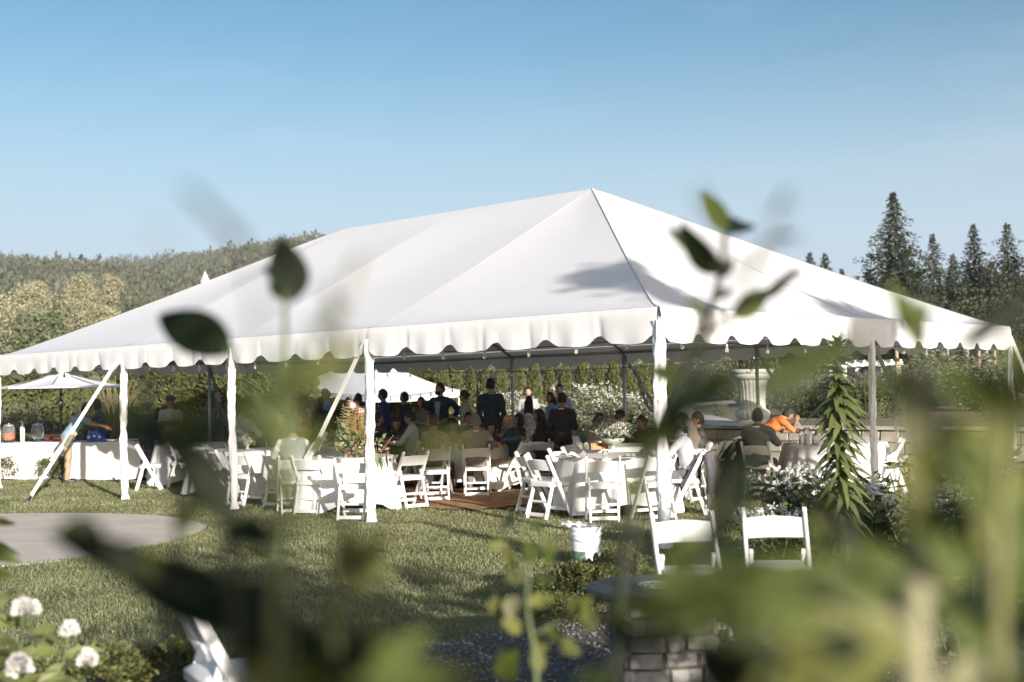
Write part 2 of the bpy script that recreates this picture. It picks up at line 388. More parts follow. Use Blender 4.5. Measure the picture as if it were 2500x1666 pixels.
# three pale poplars and the greener trees below them, far left
make_tree('poplar_tree', 'wide pale tan poplar, leftmost of the three tall ones before the hill', 13.2, 5.4, 21, base_at(80*1.0625, 120), m_pop, 'pale poplars before the hill', nc=85, per=240, leaf=.19, base=.05, shape=.70, lump=.085)
make_tree('poplar_tree', 'tallest pale tan poplar, in the middle of the three before the hill', 13.6, 4.9, 22, base_at(186*1.0625, 121), m_pop, 'pale poplars before the hill', nc=85, per=240, leaf=.19, base=.05, shape=.70, lump=.085)
make_tree('poplar_tree', 'slim pale tan poplar standing right of the two wider ones', 14.0, 3.3, 23, base_at(257*1.0625, 122), m_pop, 'pale poplars before the hill', nc=85, per=240, leaf=.19, base=.05, shape=.70, lump=.085)
make_tree('poplar_tree', 'short pale tree cut off by the left edge of the photo', 10.5, 5, 24, base_at(-14, 112), m_pop, nc=80, per=100, leaf=.34)
make_tree('willow_tree', 'rounded grey-green tree standing in front of the pale poplars', 7.6, 6.2, 25, base_at(88*1.0625, 88), m_wil, nc=90, per=110, leaf=.28, base=.03)
make_tree('round_tree', 'low brownish round tree right of the slim poplar, above the tent slope', 9.0, 5.2, 26, base_at(335*1.0625, 125), m_pop, nc=80, per=100, leaf=.34)
for i, (x, d, H, W_) in enumerate([(20, 150, 13, 9), (140, 165, 13, 10), (330, 170, 14, 10), (420, 180, 16, 11), (500, 175, 16, 10), (590, 190, 18, 11), (680, 185, 18, 11), (240, 185, 14, 10), (80, 100, 4.2, 8), (190, 98, 4, 8), (290, 105, 5, 8)]):
    lab = ['dim broadleaf tree far left behind the poplars', 'dim broadleaf tree behind the gap between two poplars', 'olive tree rising right of the slim poplar', 'olive tree above the middle of the left tent slope',
           'brown-green tree above the tent slope left of the white cupola', 'brown-green tree above the tent slope right of the white cupola', 'tall olive tree nearest the upper left of the tent ridge', 'dim broadleaf tree behind the slim poplar',
           'low dark bushy tree under the leftmost poplar', 'low dark bushy tree under the middle poplar', 'low dark bushy tree under the slim poplar'][i]
    make_tree('broadleaf_tree', lab, H, W_, 40+i, base_at(x*1.0625, d), m_oak if i % 3 else m_wil, 'mixed trees at the foot of the hill', nc=80, per=90, leaf=.42, base=.06)
# white cupola of a house far behind
cup = thing('farm_house', 'tiny white house with pointed cupola among trees above the tent slope', 'house', base_at(503, 205)); cup.scale = (.5, .5, 1)
mb = MB(); mb.box((0, 0, 8), (7, 7, 16)); mb.build('wall', mat('white_paint', (.78, .77, .74), .6, .05), cup)
mb = MB(); mb.lathe([(5.4, 15.6), (1.6, 18.4)], n=4); mb.build('roof', mat('slate', (.2, .2, .21), .8), cup)
mb = MB(); mb.box((0, 0, 19.3), (1.9, 1.9, 2.2)); mb.lathe([(1.6, 20.4), (.05, 22.3)], n=4); mb.build('cupola', MATS['white_paint'], cup)
# firs at right
FG_ = 'dark firs behind the right side of the tent'
fir_lab = ['tallest dark fir, standing out above the right tent slope', 'ragged dark fir right of the tallest fir', 'broad dark fir near the right edge with a double top', 'narrow dark fir at the right edge of the photo',
           'short fir between the tallest fir and the ragged one', 'small distant fir just over the right tent slope, leftmost', 'small distant fir beside the leftmost one', 'third small distant fir over the right tent slope',
           'low fir left of the tallest fir at its foot', 'dark fir filling the gap below the broad double-topped one', 'fir cut off by the right edge of the photo', 'squat fir at the foot of the ragged fir', 'squat fir at the foot of the narrow fir', 'thin young fir between broad fir and narrow fir', 'low fir just right of the tallest fir, overlapping its skirt', 'low fir below the gap left of the broad fir', 'low fir under the left half of the broad fir', 'low fir under the right half of the broad fir', 'low fir under the narrow fir at the edge']
f1 = make_fir('fir_tree', fir_lab[0], 15.0, 3, (*base_at(2194, 90)[:2], .5), FG_, 300)
f2 = make_fir('fir_tree', fir_lab[1], 12.4, 4, (*base_at(2287, 95)[:2], .5), FG_, 220)
f3 = make_fir('fir_tree', fir_lab[2], 13.2, 5, (*base_at(2388, 96)[:2], .5), FG_, 260)
for i, (src, x, d, s) in enumerate([(f2, 2470, 92, 1.03), (f3, 2238, 97, .72), (f2, 1985, 130, 1.2), (f3, 2022, 132, 1.13), (f2, 2062, 128, 1.04), (f3, 2128, 92, .72), (f3, 2335, 90, .78), (f1, 2530, 90, .72), (f2, 2270, 86, .62), (f3, 2440, 86, .66), (f2, 2430, 100, .86), (f2, 2248, 98, .8), (f3, 2325, 101, .74), (f2, 2365, 88, .68), (f3, 2415, 90, .7), (f2, 2480, 88, .76)]):
    dup(src, base_at(x, d, .5), i*1.3, fir_lab[3+i], scale=(s*1.1, s*1.1, s))
for i, (x, d, H, W_, lab) in enumerate([(1960, 118, 10.0, 8, 'olive broadleaf tree under the small distant firs'), (2080, 112, 8.6, 8, 'olive broadleaf tree left of the fir foot, above tent slope'), (2260, 80, 4.6, 8, 'dark rounded tree low in front of the firs'), (2400, 76, 5.0, 9, 'dark rounded tree above the right tent corner'), (2500, 70, 5.2, 8, 'dark rounded tree at the right edge behind the tent corner')]):
    make_tree('broadleaf_tree', lab, H, W_, 70+i, base_at(x, d, .5), m_dkb, nc=90, per=120, leaf=.24, base=.04)
# arborvitae hedges: each a thing
def arb_mesh(H, R, seed, n=5200):
    g = np.random.default_rng(seed); t = g.uniform(0, 1, n)**.85; a = g.uniform(0, 6.28, n)
    lump = 1+.10*np.sin(a*3+t*9+seed)+.08*np.sin(a*5-t*15)
    r = R*(1-t**2.4)**.62*lump*g.uniform(.8, 1.03, n)*(.72+.28*np.minimum(1, t*4))
    c = np.stack([r*np.cos(a), r*np.sin(a), .05+t*H*.95], 1); d = np.stack([np.cos(a)*.45, np.sin(a)*.45, np.ones(n)], 1)
    v, f = cards(c, H*.042, d, .5, .4, g); return npmesh('foliage', v, f, m_arb)
arbm = [arb_mesh(2.7, .52, s) for s in (1, 2, 3)]
def arborvitae(label, loc, k, s, group):
    r = thing('arborvitae', label, 'shrub', loc, random.uniform(0, 6), group); link('foliage', arbm[k], None, r); r.scale = s
    mb = MB(); mb.tube([(0, 0, 0), (0, 0, 2.2)], [.06, .03], 6); mb.build('stem', m_bark, r); return r
xs = [1085, 1112, 1150, 1187, 1226, 1262, 1300, 1338, 1376, 1422, 1462, 1500, 1540, 1572, 1606, 1640]
desc = ['first hedge cypress right of the white pop-up canopy', 'second', 'third', 'fourth', 'fifth', 'sixth', 'seventh', 'eighth', 'ninth', 'tenth', 'eleventh', 'twelfth', 'thirteenth', 'fourteenth', 'fifteenth', 'last']
for i, x in enumerate(xs):
    p = base_at(x+random.uniform(-4, 4), 36+.3*math.sin(i))
    arborvitae(desc[0] if i == 0 else f'{desc[i]} clipped hedge cypress counting right from the white pop-up canopy', p, i % 3, (random.uniform(.46, .56), random.uniform(.46, .56), random.uniform(.86, .97)), 'row of cypress behind the flower beds')
hb = thing('gap_shade_hedge', 'dark hedge added as shade in the gaps behind the row of small cypresses', 'hedge', base_at(1350, 39.5)); g = np.random.default_rng(77); c = np.stack([g.uniform(-4.2, 4.4, 9000), g.uniform(-.5, .5, 9000), g.uniform(0.05, 2.2, 9000)], 1); v, f = cards(c, .16, np.tile([0, -.3, 1.], (9000, 1)), .5, .6, g); stuff(link('foliage', npmesh('foliage', v, f, m_fir), None, hb)); mb = MB(); mb.box((0, 0, 1.0), (8.4, .5, 1.9)); mb.build('woody_core', m_bark, hb)  # added hedge mass; its dark foliage stands for the shade between the cypresses
xl = [(-40, 27, 1.15), (20, 29, 1.1), (95, 28, 1.15), (165, 29, 1.05), (330, 29, 1.1), (395, 28.5, 1.2), (460, 29, 1.15), (540, 28.5, 1.15), (610, 29, 1.2), (665, 28.5, 1.1), (725, 31, 1.1), (790, 34, 1.1), (860, 34, 1.1), (930, 35, 1.0), (1000, 35.5, 1.0), (1050, 35.5, .95)]
wh = ['at the left photo edge', 'left of the market umbrella', 'behind the left half of the market umbrella', 'behind the right half of the market umbrella', 'right of the plumed grass behind the left tent leg', 'directly behind the man in white shirt',
      'right of the man in white shirt', 'behind the second tent leg from the left', 'left of the pop-up canopy, behind seated guests', 'just left of the pop-up canopy corner', 'over the left tip of the pop-up canopy', 'behind the queue, left part', 'behind the queue, middle part', 'behind the pop-up canopy left of its peak', 'behind the pop-up canopy right of its peak', 'at the right end of the pop-up canopy']
xl = [(x, d*1.2 if d < 30.5 else d*1.08, s*1.18 if d < 30.5 else s*1.05) for x, d, s in xl]
for i, (x, d, s) in enumerate(xl):
    arborvitae('broad yellow-green hedge cypress '+wh[i], base_at(x, d), (i+1) % 3, (s*1.15, s*1.15, min(1.06, s)*random.uniform(.92, 1.04)), 'large cypress hedge at left')
# ================================================================ TENT
def vinyl():
    m = bpy.data.materials.new('tent_vinyl'); m.use_nodes = True; n = m.node_tree.nodes; l = m.node_tree.links
    b = n['Principled BSDF']; b.inputs['Base Color'].default_value = (.79, .78, .78, 1); b.inputs['Roughness'].default_value = .42
    tx = n.new('ShaderNodeTexCoord'); nz = n.new('ShaderNodeTexNoise'); nz.inputs['Scale'].default_value = 1.3; nz.inputs['Detail'].default_value = 4
    wv = n.new('ShaderNodeTexNoise'); wv.inputs['Scale'].default_value = 3.5; wv.inputs['Detail'].default_value = 2; wv.inputs['Distortion'].default_value = 1.2
    rp = n.new('ShaderNodeValToRGB'); rp.color_ramp.elements[0].color = (.79, .78, .775, 1); rp.color_ramp.elements[1].color = (.85, .84, .84, 1)
    bp = n.new('ShaderNodeBump'); bp.inputs['Strength'].default_value = .05; bp.inputs['Distance'].default_value = .08
    l.new(tx.outputs['Object'], nz.inputs['Vector']); l.new(tx.outputs['Object'], wv.inputs['Vector']); l.new(nz.outputs[0], rp.inputs[0]); l.new(rp.outputs[0], b.inputs['Base Color'])
    l.new(wv.outputs[0], bp.inputs['Height']); l.new(bp.outputs[0], b.inputs['Normal'])
    tr = n.new('ShaderNodeBsdfTranslucent'); tr.inputs[0].default_value = (.75, .66, .58, 1); ms = n.new('ShaderNodeMixShader'); ms.inputs[0].default_value = .12
    l.new(b.outputs[0], ms.inputs[1]); l.new(tr.outputs[0], ms.inputs[2]); l.new(ms.outputs[0], n['Material Output'].inputs[0]); return m
m_vin = vinyl(); m_seam = mat('tent_seam', (.70, .69, .68), .6, .04); m_alu = mat('aluminium', (.42, .43, .44), .45, .08, metal=.6)
m_wrap = mat('leg_drape', (.80, .79, .78), .8, .05, 6, bump=.9, bscale=16); m_steel = mat('steel', (.10, .10, .10), .5, .2, metal=.7); m_strap = mat('white_webbing', (.74, .73, .70), .8, .06)
m_brass = mat('ratchet', (.36, .32, .26), .4, .2, metal=.8)
tent = thing('frame_tent', 'large white hip-roofed frame tent with scalloped valance over the wedding guests', 'tent', TA)
def tl(p): return p-TA
PK1, PK2 = T(15, 15, RH), T(35, 15, RH)
def panel(a, b, c, d, sag):
    # a-b along the eave, d-c along the ridge (c==d for a hip triangle)
    def fn(u, v):
        p = a.lerp(b, u).lerp(d.lerp(c, u), v)
        z = -sag*math.sin(PI*u)*math.sin(PI*min(1, v*1.05))**.8 - .07*math.sin(PI*v)*(1-v) + .045*math.exp(-((v)/.03)**2)
        return tl(p+Vector((0, 0, z)))
    MB().grid(fn, 16, 28).build('roof_panel', m_vin, tent, True)
    # welded seam along the left edge
    for e in (0.0, 1.0):
        q = [fn(e, j/28)+Vector((0, 0, .004)) for j in range(29)]
    return [fn(0, j/28) for j in range(29)], [fn(1, j/28) for j in range(29)]
seams = []
E_ = lambda n, m: T(n, m, EH)
for a, b, c, d, s in [(a_, b_, c_, d_, s_*.6) for a_, b_, c_, d_, s_ in [(E_(0, 0), E_(15, 0), PK1, PK1, .06), (E_(15, 0), E_(25, 0), PK1.lerp(PK2, .5), PK1, .07), (E_(25, 0), E_(35, 0), PK2, PK1.lerp(PK2, .5), .07), (E_(35, 0), E_(50, 0), PK2, PK2, .06),
                      (E_(50, 0), E_(50, 15), PK2, PK2, .05), (E_(50, 15), E_(50, 30), PK2, PK2, .05), (E_(50, 30), E_(35, 30), PK2, PK2, .05), (E_(35, 30), E_(25, 30), PK1.lerp(PK2, .5), PK2, .06),
                      (E_(25, 30), E_(15, 30), PK1, PK1.lerp(PK2, .5), .06), (E_(15, 30), E_(0, 30), PK1, PK1, .05), (E_(0, 30), E_(0, 15), PK1, PK1, .05), (E_(0, 15), E_(0, 0), PK1, PK1, .05)]]:
    p0, p1 = panel(a, b, c, d, s); seams.append(p0)
for q in seams:
    mb = MB()
    for i in range(len(q)-1):
        dd = (q[i+1]-q[i]).normalized(); x = dd.cross(Vector((0, 0, 1))).normalized()*.018
        mb.add([q[i]-x+Vector((0, 0, .006)), q[i]+x+Vector((0, 0, .006)), q[i+1]+x+Vector((0, 0, .006)), q[i+1]-x+Vector((0, 0, .006))], [(0, 1, 2, 3)])
    mb.build('roof_seam', m_seam, tent)
def valance(a, b, ns, out):
    L_ = (b-a).length; d = (b-a).normalized(); k = 24
    ph = [random.uniform(-1, 1) for _ in range(ns+1)]
    def fn(u, v):
        s = u*ns; i = int(min(ns-1, s)); q = s-i
        drop = .335-.085*(.5+.5*math.cos(PI*min(1, min(q, 1-q)/(.24+.03*ph[i]))))-.006*math.sin(PI*q*3+ph[i])
        if u <= .0001 or u >= .9999: drop = .335
        bulge = .022*v*(math.sin(PI*q)**2)*(.3+.7*ph[i]) + .010*v*v*math.sin(q*(7+6*abs(ph[i]))+ph[i]*9)+.016*v*math.sin(u*L_*1.9+ph[0]*5)*math.sin(u*L_*.7+ph[1])-.022*v*math.exp(-((min(q, 1-q))/.05)**2)*max(0, ph[i])-.02*v*math.exp(-((q-.5-.3*ph[i])/.045)**2)*max(0, -ph[i])
        p = a+d*(u*L_)+out*(bulge+.016+.02*min(1, v*5))+Vector((0, 0, .042-.367*v*(drop/.335)*1.0))
        return tl(p)
    MB().grid(fn, ns*k, 7).build('valance', m_vin, tent, True)
oAD, oAG = -TV, -TU
valance(E_(0, 0), E_(15, 0), 6, oAD); valance(E_(15, 0), E_(25, 0), 4, oAD); valance(E_(25, 0), E_(35, 0), 4, oAD); valance(E_(35, 0), E_(50, 0), 6, oAD)
valance(E_(0, 0), E_(0, 15), 7, oAG); valance(E_(0, 15), E_(0, 30), 7, oAG)
valance(E_(0, 30), E_(15, 30), 7, -oAD); valance(E_(15, 30), E_(35, 30), 9, -oAD); valance(E_(35, 30), E_(50, 30), 7, -oAD)
valance(E_(50, 0), E_(50, 15), 7, -oAG); valance(E_(50, 15), E_(50, 30), 7, -oAG)
# frame pipes
def pipe(a, b, r=.028, name='frame_pipe'): MB().tube([tl(a), tl(b)], r, 8).build(name, m_alu, tent, True)
dn = Vector((0, 0, -.09))
for a, b in [((0, 0), (15, 0)), ((15, 0), (25, 0)), ((25, 0), (35, 0)), ((35, 0), (50, 0)), ((0, 30), (15, 30)), ((15, 30), (25, 30)), ((25, 30), (35, 30)), ((35, 30), (50, 30)), ((0, 0), (0, 15)), ((0, 15), (0, 30)), ((50, 0), (50, 15)), ((50, 15), (50, 30))]:
    inn = (T(25, 15)-(T(*a)+T(*b))/2).normalized()*.075; pipe(E_(*a)+dn+inn, E_(*b)+dn+inn, .03, 'eave_pipe')
for (n, m), pk in [((0, 0), PK1), ((15, 0), PK1), ((35, 0), PK2), ((50, 0), PK2), ((0, 15), PK1), ((0, 30), PK1), ((15, 30), PK1), ((35, 30), PK2), ((50, 15), PK2), ((50, 30), PK2), ((25, 0), PK1.lerp(PK2, .5)), ((25, 30), PK1.lerp(PK2, .5))]:
    pipe(E_(n, m)+dn, pk-Vector((0, 0, .22)), .028, 'rafter')
pipe(PK1-Vector((0, 0, .2)), PK2-Vector((0, 0, .2)), .03, 'ridge_pipe')
# legs: wrapped in white drape along the front, bare aluminium behind
def leg(p, wrapped, r=.05, lean=0, name='tent_leg'):
    p = tl(p); mb = MB(); 
    if wrapped:
        n, m = 14, 34; sd = random.uniform(0, 9)
        def fn(u, v):
            z = .02+(EH-.12)*v; a = 2*PI*u
            g = .10*math.sin(a*3+sd+z*2.2)+.10*math.sin(a*5-z*6+sd)+.07*math.sin(z*19+a*2+sd)+.06*math.sin(z*37-a)
            pin = 1-.22*math.exp(-((z-.13)/.06)**2)-.16*math.exp(-((z-1.05-.1*math.sin(sd))/.09)**2)+.2*math.exp(-((z)/.08)**2)
            rr = r*(1+g)*pin
            return p+Vector((rr*math.cos(a)+.005*math.sin(z*3+sd), rr*math.sin(a)+.005*math.cos(z*2.3+sd), z))
        o = mb.grid(fn, n*2, m*2).build(name, m_wrap, tent, True)
        MB().tube([p+Vector((0, 0, EH-.14)), p+Vector((0, 0, EH-.06))], .03, 8).build('leg_sleeve', m_alu, tent, True)
    else:
        o = mb.tube([p, p+Vector((0, 0, EH-.06))], .034, 10).build(name, m_alu, tent, True)
    MB().box(p+Vector((0, 0, .006)), (.15, .15, .012)).build('foot_plate', m_steel, tent)
for n, m, wr, r in [(0, 0, 1, .064), (15, 0, 1, .056), (25, 0, 1, .054), (35, 0, 1, .054), (50, 0, 1, .05), (0, 15, 1, .045), (0, 30, 1, .042), (15, 30, 0, 0), (25, 30, 0, 0), (35, 30, 0, 0), (50, 30, 0, 0), (50, 15, 0, 0)]:
    leg(T(n, m), wr, r)
# ratchet guy straps staked into the lawn (each a thing)
def guy(top, foot, label, rf=.42, m=m_strap):
    r = thing('guy_strap', label, 'strap', foot, 0, 'ratchet guy straps of the tent'); top = top-foot
    d = top.normalized(); side = d.cross(Vector((0, 1, 0))).normalized(); up = side.cross(d)
    MB().bar(Vector((0, 0, .12)), top, .055, .005, up=up).build('webbing', m, r)
    q = top*rf
    mb = MB(); mb.bar(q-d*.10, q+d*.12, .085, .05, up=up); mb.bar(q-d*.02+up*.03, q+d*.16+up*.10, .07, .02, up=up); rt_ = mb.build('ratchet', m_brass, r)
    mb = MB(); mb.tube([q-d*.05-side*.05+up*.04, q-d*.05+side*.05+up*.04], .02, 8); mb.tube([q+d*.06-side*.055+up*.05, q+d*.06+side*.055+up*.05], .014, 8); mb.build('spindle', m_steel, rt_)
    mb = MB(); mb.bar(q-d*.06+side*.06+up*.05, q-d*.42+side*.10+up*.05, .05, .005, up=up); mb.build('loose_end', m, r)
    mb = MB(); mb.tube([Vector((.05, .02, .16)), Vector((0, 0, .05)), Vector((-.02, -.01, -.3))], .016, 7); mb.tube([Vector((0, 0, .13)), Vector((-.07, -.04, .05)), Vector((-.1, -.05, .03))], .011, 6); mb.build('stake', m_steel, r)
guy(T(35, 0, EH-.12)+oAD*.06, G(76, 1229), 'white ratchet strap running down to the stake left of the leftmost upright leg')
guy(T(15, 0, EH-.12)+oAD*.06, G(706, 1246), 'white ratchet strap slanting down in front of the tall flower arrangement')
guy(T(0, 30, EH-.12)+TV*.06, T(-1.0, 34.5), 'white ratchet strap from the right corner leg, cut off by the photo edge')
guy(T(50, 0, EH-.12)-TV*.05, T(52, -5.0), 'white ratchet strap at the far left tent corner outside the photo edge')
m_dstrap = mat('dark_webbing', (.16, .18, .17), .8, .1)
guy(T(0, 15, EH-.15), T(-.4, 19.5), 'grey strap slanting from the right side leg behind the lily', .6, m_dstrap)
guy(T(25, 30, EH-.15), T(22.5, 33.5), 'dark strap slanting from the back leg near the pop-up canopy', .7, m_dstrap)
guy(T(15, 30, EH-.15), T(12.5, 33), 'dark strap slanting from the back leg near the white flowers', .7, m_dstrap)
guy(T(50, 15, EH-.15), T(46.5, 15), 'dark strap slanting from the grey leg behind the second front leg', .7, m_dstrap)
# string lights under the eaves
m_bulb = mat('bulb_glass', (.9, .9, .86), .05, .02, trans=.75, spec=.6); m_cable = mat('black_cable', (.03, .03, .03), .6); m_sock = mat('bulb_socket', (.55, .54, .5), .5)
bulb_me = MB().lathe([(.002, -.13), (.02, -.125), (.031, -.10), (.028, -.07), (.016, -.045), (.014, -.03)], n=10); 
bme = bpy.data.meshes.new('bulb'); bme.from_pydata(bulb_me.v, [], bulb_me.f); bme.materials.append(m_bulb)
for p_ in bme.polygons: p_.use_smooth = True
sk = MB().lathe([(.017, -.035), (.018, .02), (.008, .03)], n=8); sme = bpy.data.meshes.new('socket'); sme.from_pydata(sk.v, [], sk.f); sme.materials.append(m_sock)
def lights(a, b, n, sag, label):
    r = thing('string_lights', label, 'string lights', a, 0, 'string lights inside the tent'); d = b-a
    pt = lambda t: d*t+Vector((0, 0, -sag*4*t*(1-t)))
    MB().tube([pt(i/24) for i in range(25)], .006, 5).build('cable', m_cable, r)
    for i in range(n):
        p = pt((i+.5)/n)
        o = bpy.data.objects.new('socket', sme); COL.objects.link(o); o.parent = r; o.location = p-Vector((0, 0, .01)); o.scale = (.72,)*3
        o2 = bpy.data.objects.new('bulb', bme); COL.objects.link(o2); o2.parent = o
zl = EH-.26
lights(T(.6, .5, zl), T(14.5, .5, zl), 6, .05, 'string of clear bulbs along the front edge of the first tent bay')
lights(T(15.5, .5, zl), T(34.5, .5, zl), 8, .05, 'string of clear bulbs along the left half of the tent front')
lights(T(35.5, .5, zl), T(49.5, .5, zl), 5, .05, 'string of clear bulbs at the far left end of the tent front')
lights(T(.5, .6, zl), T(.5, 14.6, zl), 5, .06, 'string of clear bulbs along the right tent edge near the front leg')
lights(T(.5, 15.6, zl), T(.5, 29.5, zl), 6, .06, 'string of clear bulbs along the right tent edge beyond the lily')
lights(T(12, 29.4, zl-.05), T(49, 29.4, zl-.05), 14, .1, 'string of clear bulbs along the back edge of the tent')
lights(T(36, 29, 1.95), T(52, 31, 1.55), 12, .15, 'string of round bulbs drooping behind the queue of guests')
# ---- white pop-up canopy behind
pc = [at(1120, 952, 34.5), at(905, 964, 32.0), at(700, 936, 36.0)]; pc.append(pc[0]+pc[2]-pc[1])
c0 = (pc[0]+pc[2])/2
pop = thing('pop_up_canopy', 'white pop-up canopy standing behind the tent among the guests in line', 'canopy', (c0.x, c0.y, 0)); o0 = Vector((c0.x, c0.y, 0))
apex = Vector((c0.x, c0.y, 2.75))
for i in range(4):
    a, b = pc[i], pc[(i+1) % 4]
    MB().grid(lambda u, v: a.lerp(b, u).lerp(apex, v)-o0+Vector((0, 0, -.10*math.sin(PI*u)*(1-v)-.16*math.sin(PI*v)*(1-.5*v))), 10, 10).build('roof_panel', m_vin, pop, True)
    MB().grid(lambda u, v: a.lerp(b, u)-o0+Vector((.02*math.sin(u*17), .02*math.cos(u*13), -.20*v-.10*math.sin(PI*u)*(1-.6*v))), 16, 2).build('valance', m_vin, pop, True)
    MB().tube([Vector((a.x, a.y, 0))-o0, a-o0], .022, 6).build('leg', MATS['white_paint'], pop)
# ================================================================ FURNITURE
m_chair = mat('chair_white', (.74, .735, .725), .38, .03, 5); m_pad = mat('chair_pad', (.74, .735, .72), .55, .04, 5); m_wpaint = MATS['white_paint']
m_cloth = mat('table_linen', (.73, .72, .705), .85, .05, 4, bump=.25, bscale=7, transl=.06)
def chair(label, loc, phi, group='white folding chairs'):
    r = thing('folding_chair', label, 'chair', loc, phi, group)
    hw = .205
    top = {s: Vector((s*hw, -.215, .795)) for s in (-1, 1)}; foot = {s: Vector((s*hw, .20, 0)) for s in (-1, 1)}
    for s in (-1, 1):
        mb = MB(); mb.bar(foot[s], top[s], .026, .052, up=(0, 1, 0)); 
        d = (top[s]-foot[s]).normalized(); mb.tube([top[s]-Vector((s*.0+.0131, 0, 0))-d*.002, top[s]+Vector((.0131, 0, 0))-d*.002], .026, 12)
        sr_ = mb.build('side_rail', m_chair, r)
        mb = MB(); a = Vector((s*(hw-.032), -.235, 0)); b = Vector((s*(hw-.032), -.075, .53)); mb.bar(a, b, .026, .05, up=(0, 1, 0)); d = (b-a).normalized()
        mb.tube([b-Vector((.0131, 0, 0)), b+Vector((.0131, 0, 0))], .025, 12); mb.build('rear_leg', m_chair, r)
        o = MB().tube([b+Vector((s*.013, 0, -.06)), b+Vector((s*.05, 0, -.06))], .010, 8).build('pivot_bolt', m_alu, sr_)
    ax = (top[1]-foot[1]).normalized(); nrm = Vector((0, -ax.z, ax.y))
    # curved back slat with an arched top
    def fn(u, v):
        x = -.193+.386*u; c = math.sin(PI*u); h0 = .62+.016*c; h1 = .745+.026*c
        t = (h0+(h1-h0)*v)/.795
        p = foot[1].lerp(top[1], t); return Vector((x, p.y, p.z))+nrm*(.012+.034*c)
    mb = MB(); mb.grid(fn, 12, 4); k = len(mb.v); mb.grid(lambda u, v: fn(u, v)-nrm*.018, 12, 4)
    w = 13
    for i in range(12): mb.f.append((i, i+1, k+i+1, k+i)); mb.f.append((4*w+i, 4*w+i+1, k+4*w+i+1, k+4*w+i))
    mb.build('back_slat', m_chair, r)
    mb = MB()
    for s in (-1, 1): mb.bar(Vector((s*.165, -.16, .425)), Vector((s*.165, .19, .437)), .024, .045)
    for y in (-.15, .18): mb.bar(Vector((-.165, y, .43)), Vector((.165, y, .43)), .024, .045)
    mb.build('seat_frame', m_chair, r)
    mb = MB(); 
    def sf(u, v):
        x = -.18+.36*u; y = -.16+.365*v; e = min(u, 1-u, v, 1-v); return Vector((x, y, .452+.024*min(1, e/.12)**.5))
    mb.grid(sf, 12, 12); mb.build('seat', m_pad, r, True)
    mb = MB(); mb.bar(Vector((-hw+.03, -.218, .055)), Vector((hw-.03, -.218, .055)), .02, .046, up=(0, 0, 1)); mb.bar(Vector((-hw+.03, -.17, .22)), Vector((hw-.03, -.17, .22)), .02, .03); mb.build('stretcher', m_chair, r)
    mb = MB(); mb.bar(Vector((-hw, .145, .11)), Vector((hw, .145, .11)), .02, .046); mb.build('stretcher', m_chair, r)
    return r
R = math.radians
CH = chair('white folding chair squarely backing the lawn in front of the right front table', (1.09, 15.42, 0), R(90-90))
def put(label, x, y, phi, z=0, group=None): return dup(CH, (x, y, z), R(phi-90), label, group)
put('white folding chair turned towards the right front table, nearest of the group at its left', .44, 15.95, 42)
put('white folding chair tucked in at the left side of the right front table, behind another', .30, 16.65, 22)
put('white folding chair standing far left behind two others at the right front table', .78, 17.55, -30)
put('white folding chair just left of the front tent leg, seen from behind at an angle', 1.72, 15.5, 118)
put('empty white folding chair behind the man in pale grey shirt, dark jacket beside it', 2.95, 18.7, 165)
put('white folding chair behind the bare stone wall gap, dark jacket over its back', 3.3, 19.2, 150)
put('tilted white folding chair by the right side leg, beyond the lily', 5.55, 18.4, 168)
put('white folding chair nearest the second tent leg, back to the lawn below the flowers', -2.08, 16.15, 80)
put('white folding chair behind the slanting strap, left of the tall flower arrangement', -2.78, 17.1, 72)
put('white folding chair angled away, right of the second tent leg', -1.52, 17.6, 128)
put('white folding chair beyond the angled one, its seat at the edge of the worn ground', -1.20, 18.7, 100)
put('white folding chair seen edge on, left of the third tent leg', -4.55, 19.4, 35)
put('white folding chair just right of the third tent leg', -4.05, 18.6, 60)
put('white folding chair between third tent leg and the slanting strap', -3.42, 18.3, 62)
put('white folding chair seen from its side, nearer of the pair right of the leftmost leg', -6.45, 21.9, 14)
put('white folding chair seen from its side, farther of the pair right of the leftmost leg', -6.1, 22.6, 20)
put('white folding chair half hidden beside the pale cloth, between the two leftmost legs', -5.65, 22.0, 105)
put('near white folding chair by the fire pit, left of two, before the front leg', 1.14, 8.15, -84)
put('near white folding chair by the fire pit, right of two, phlox below its slat', 1.75, 8.3, -96)
put('closest white folding chair at the lower left, out of focus', -1.27, 5.48, 28)

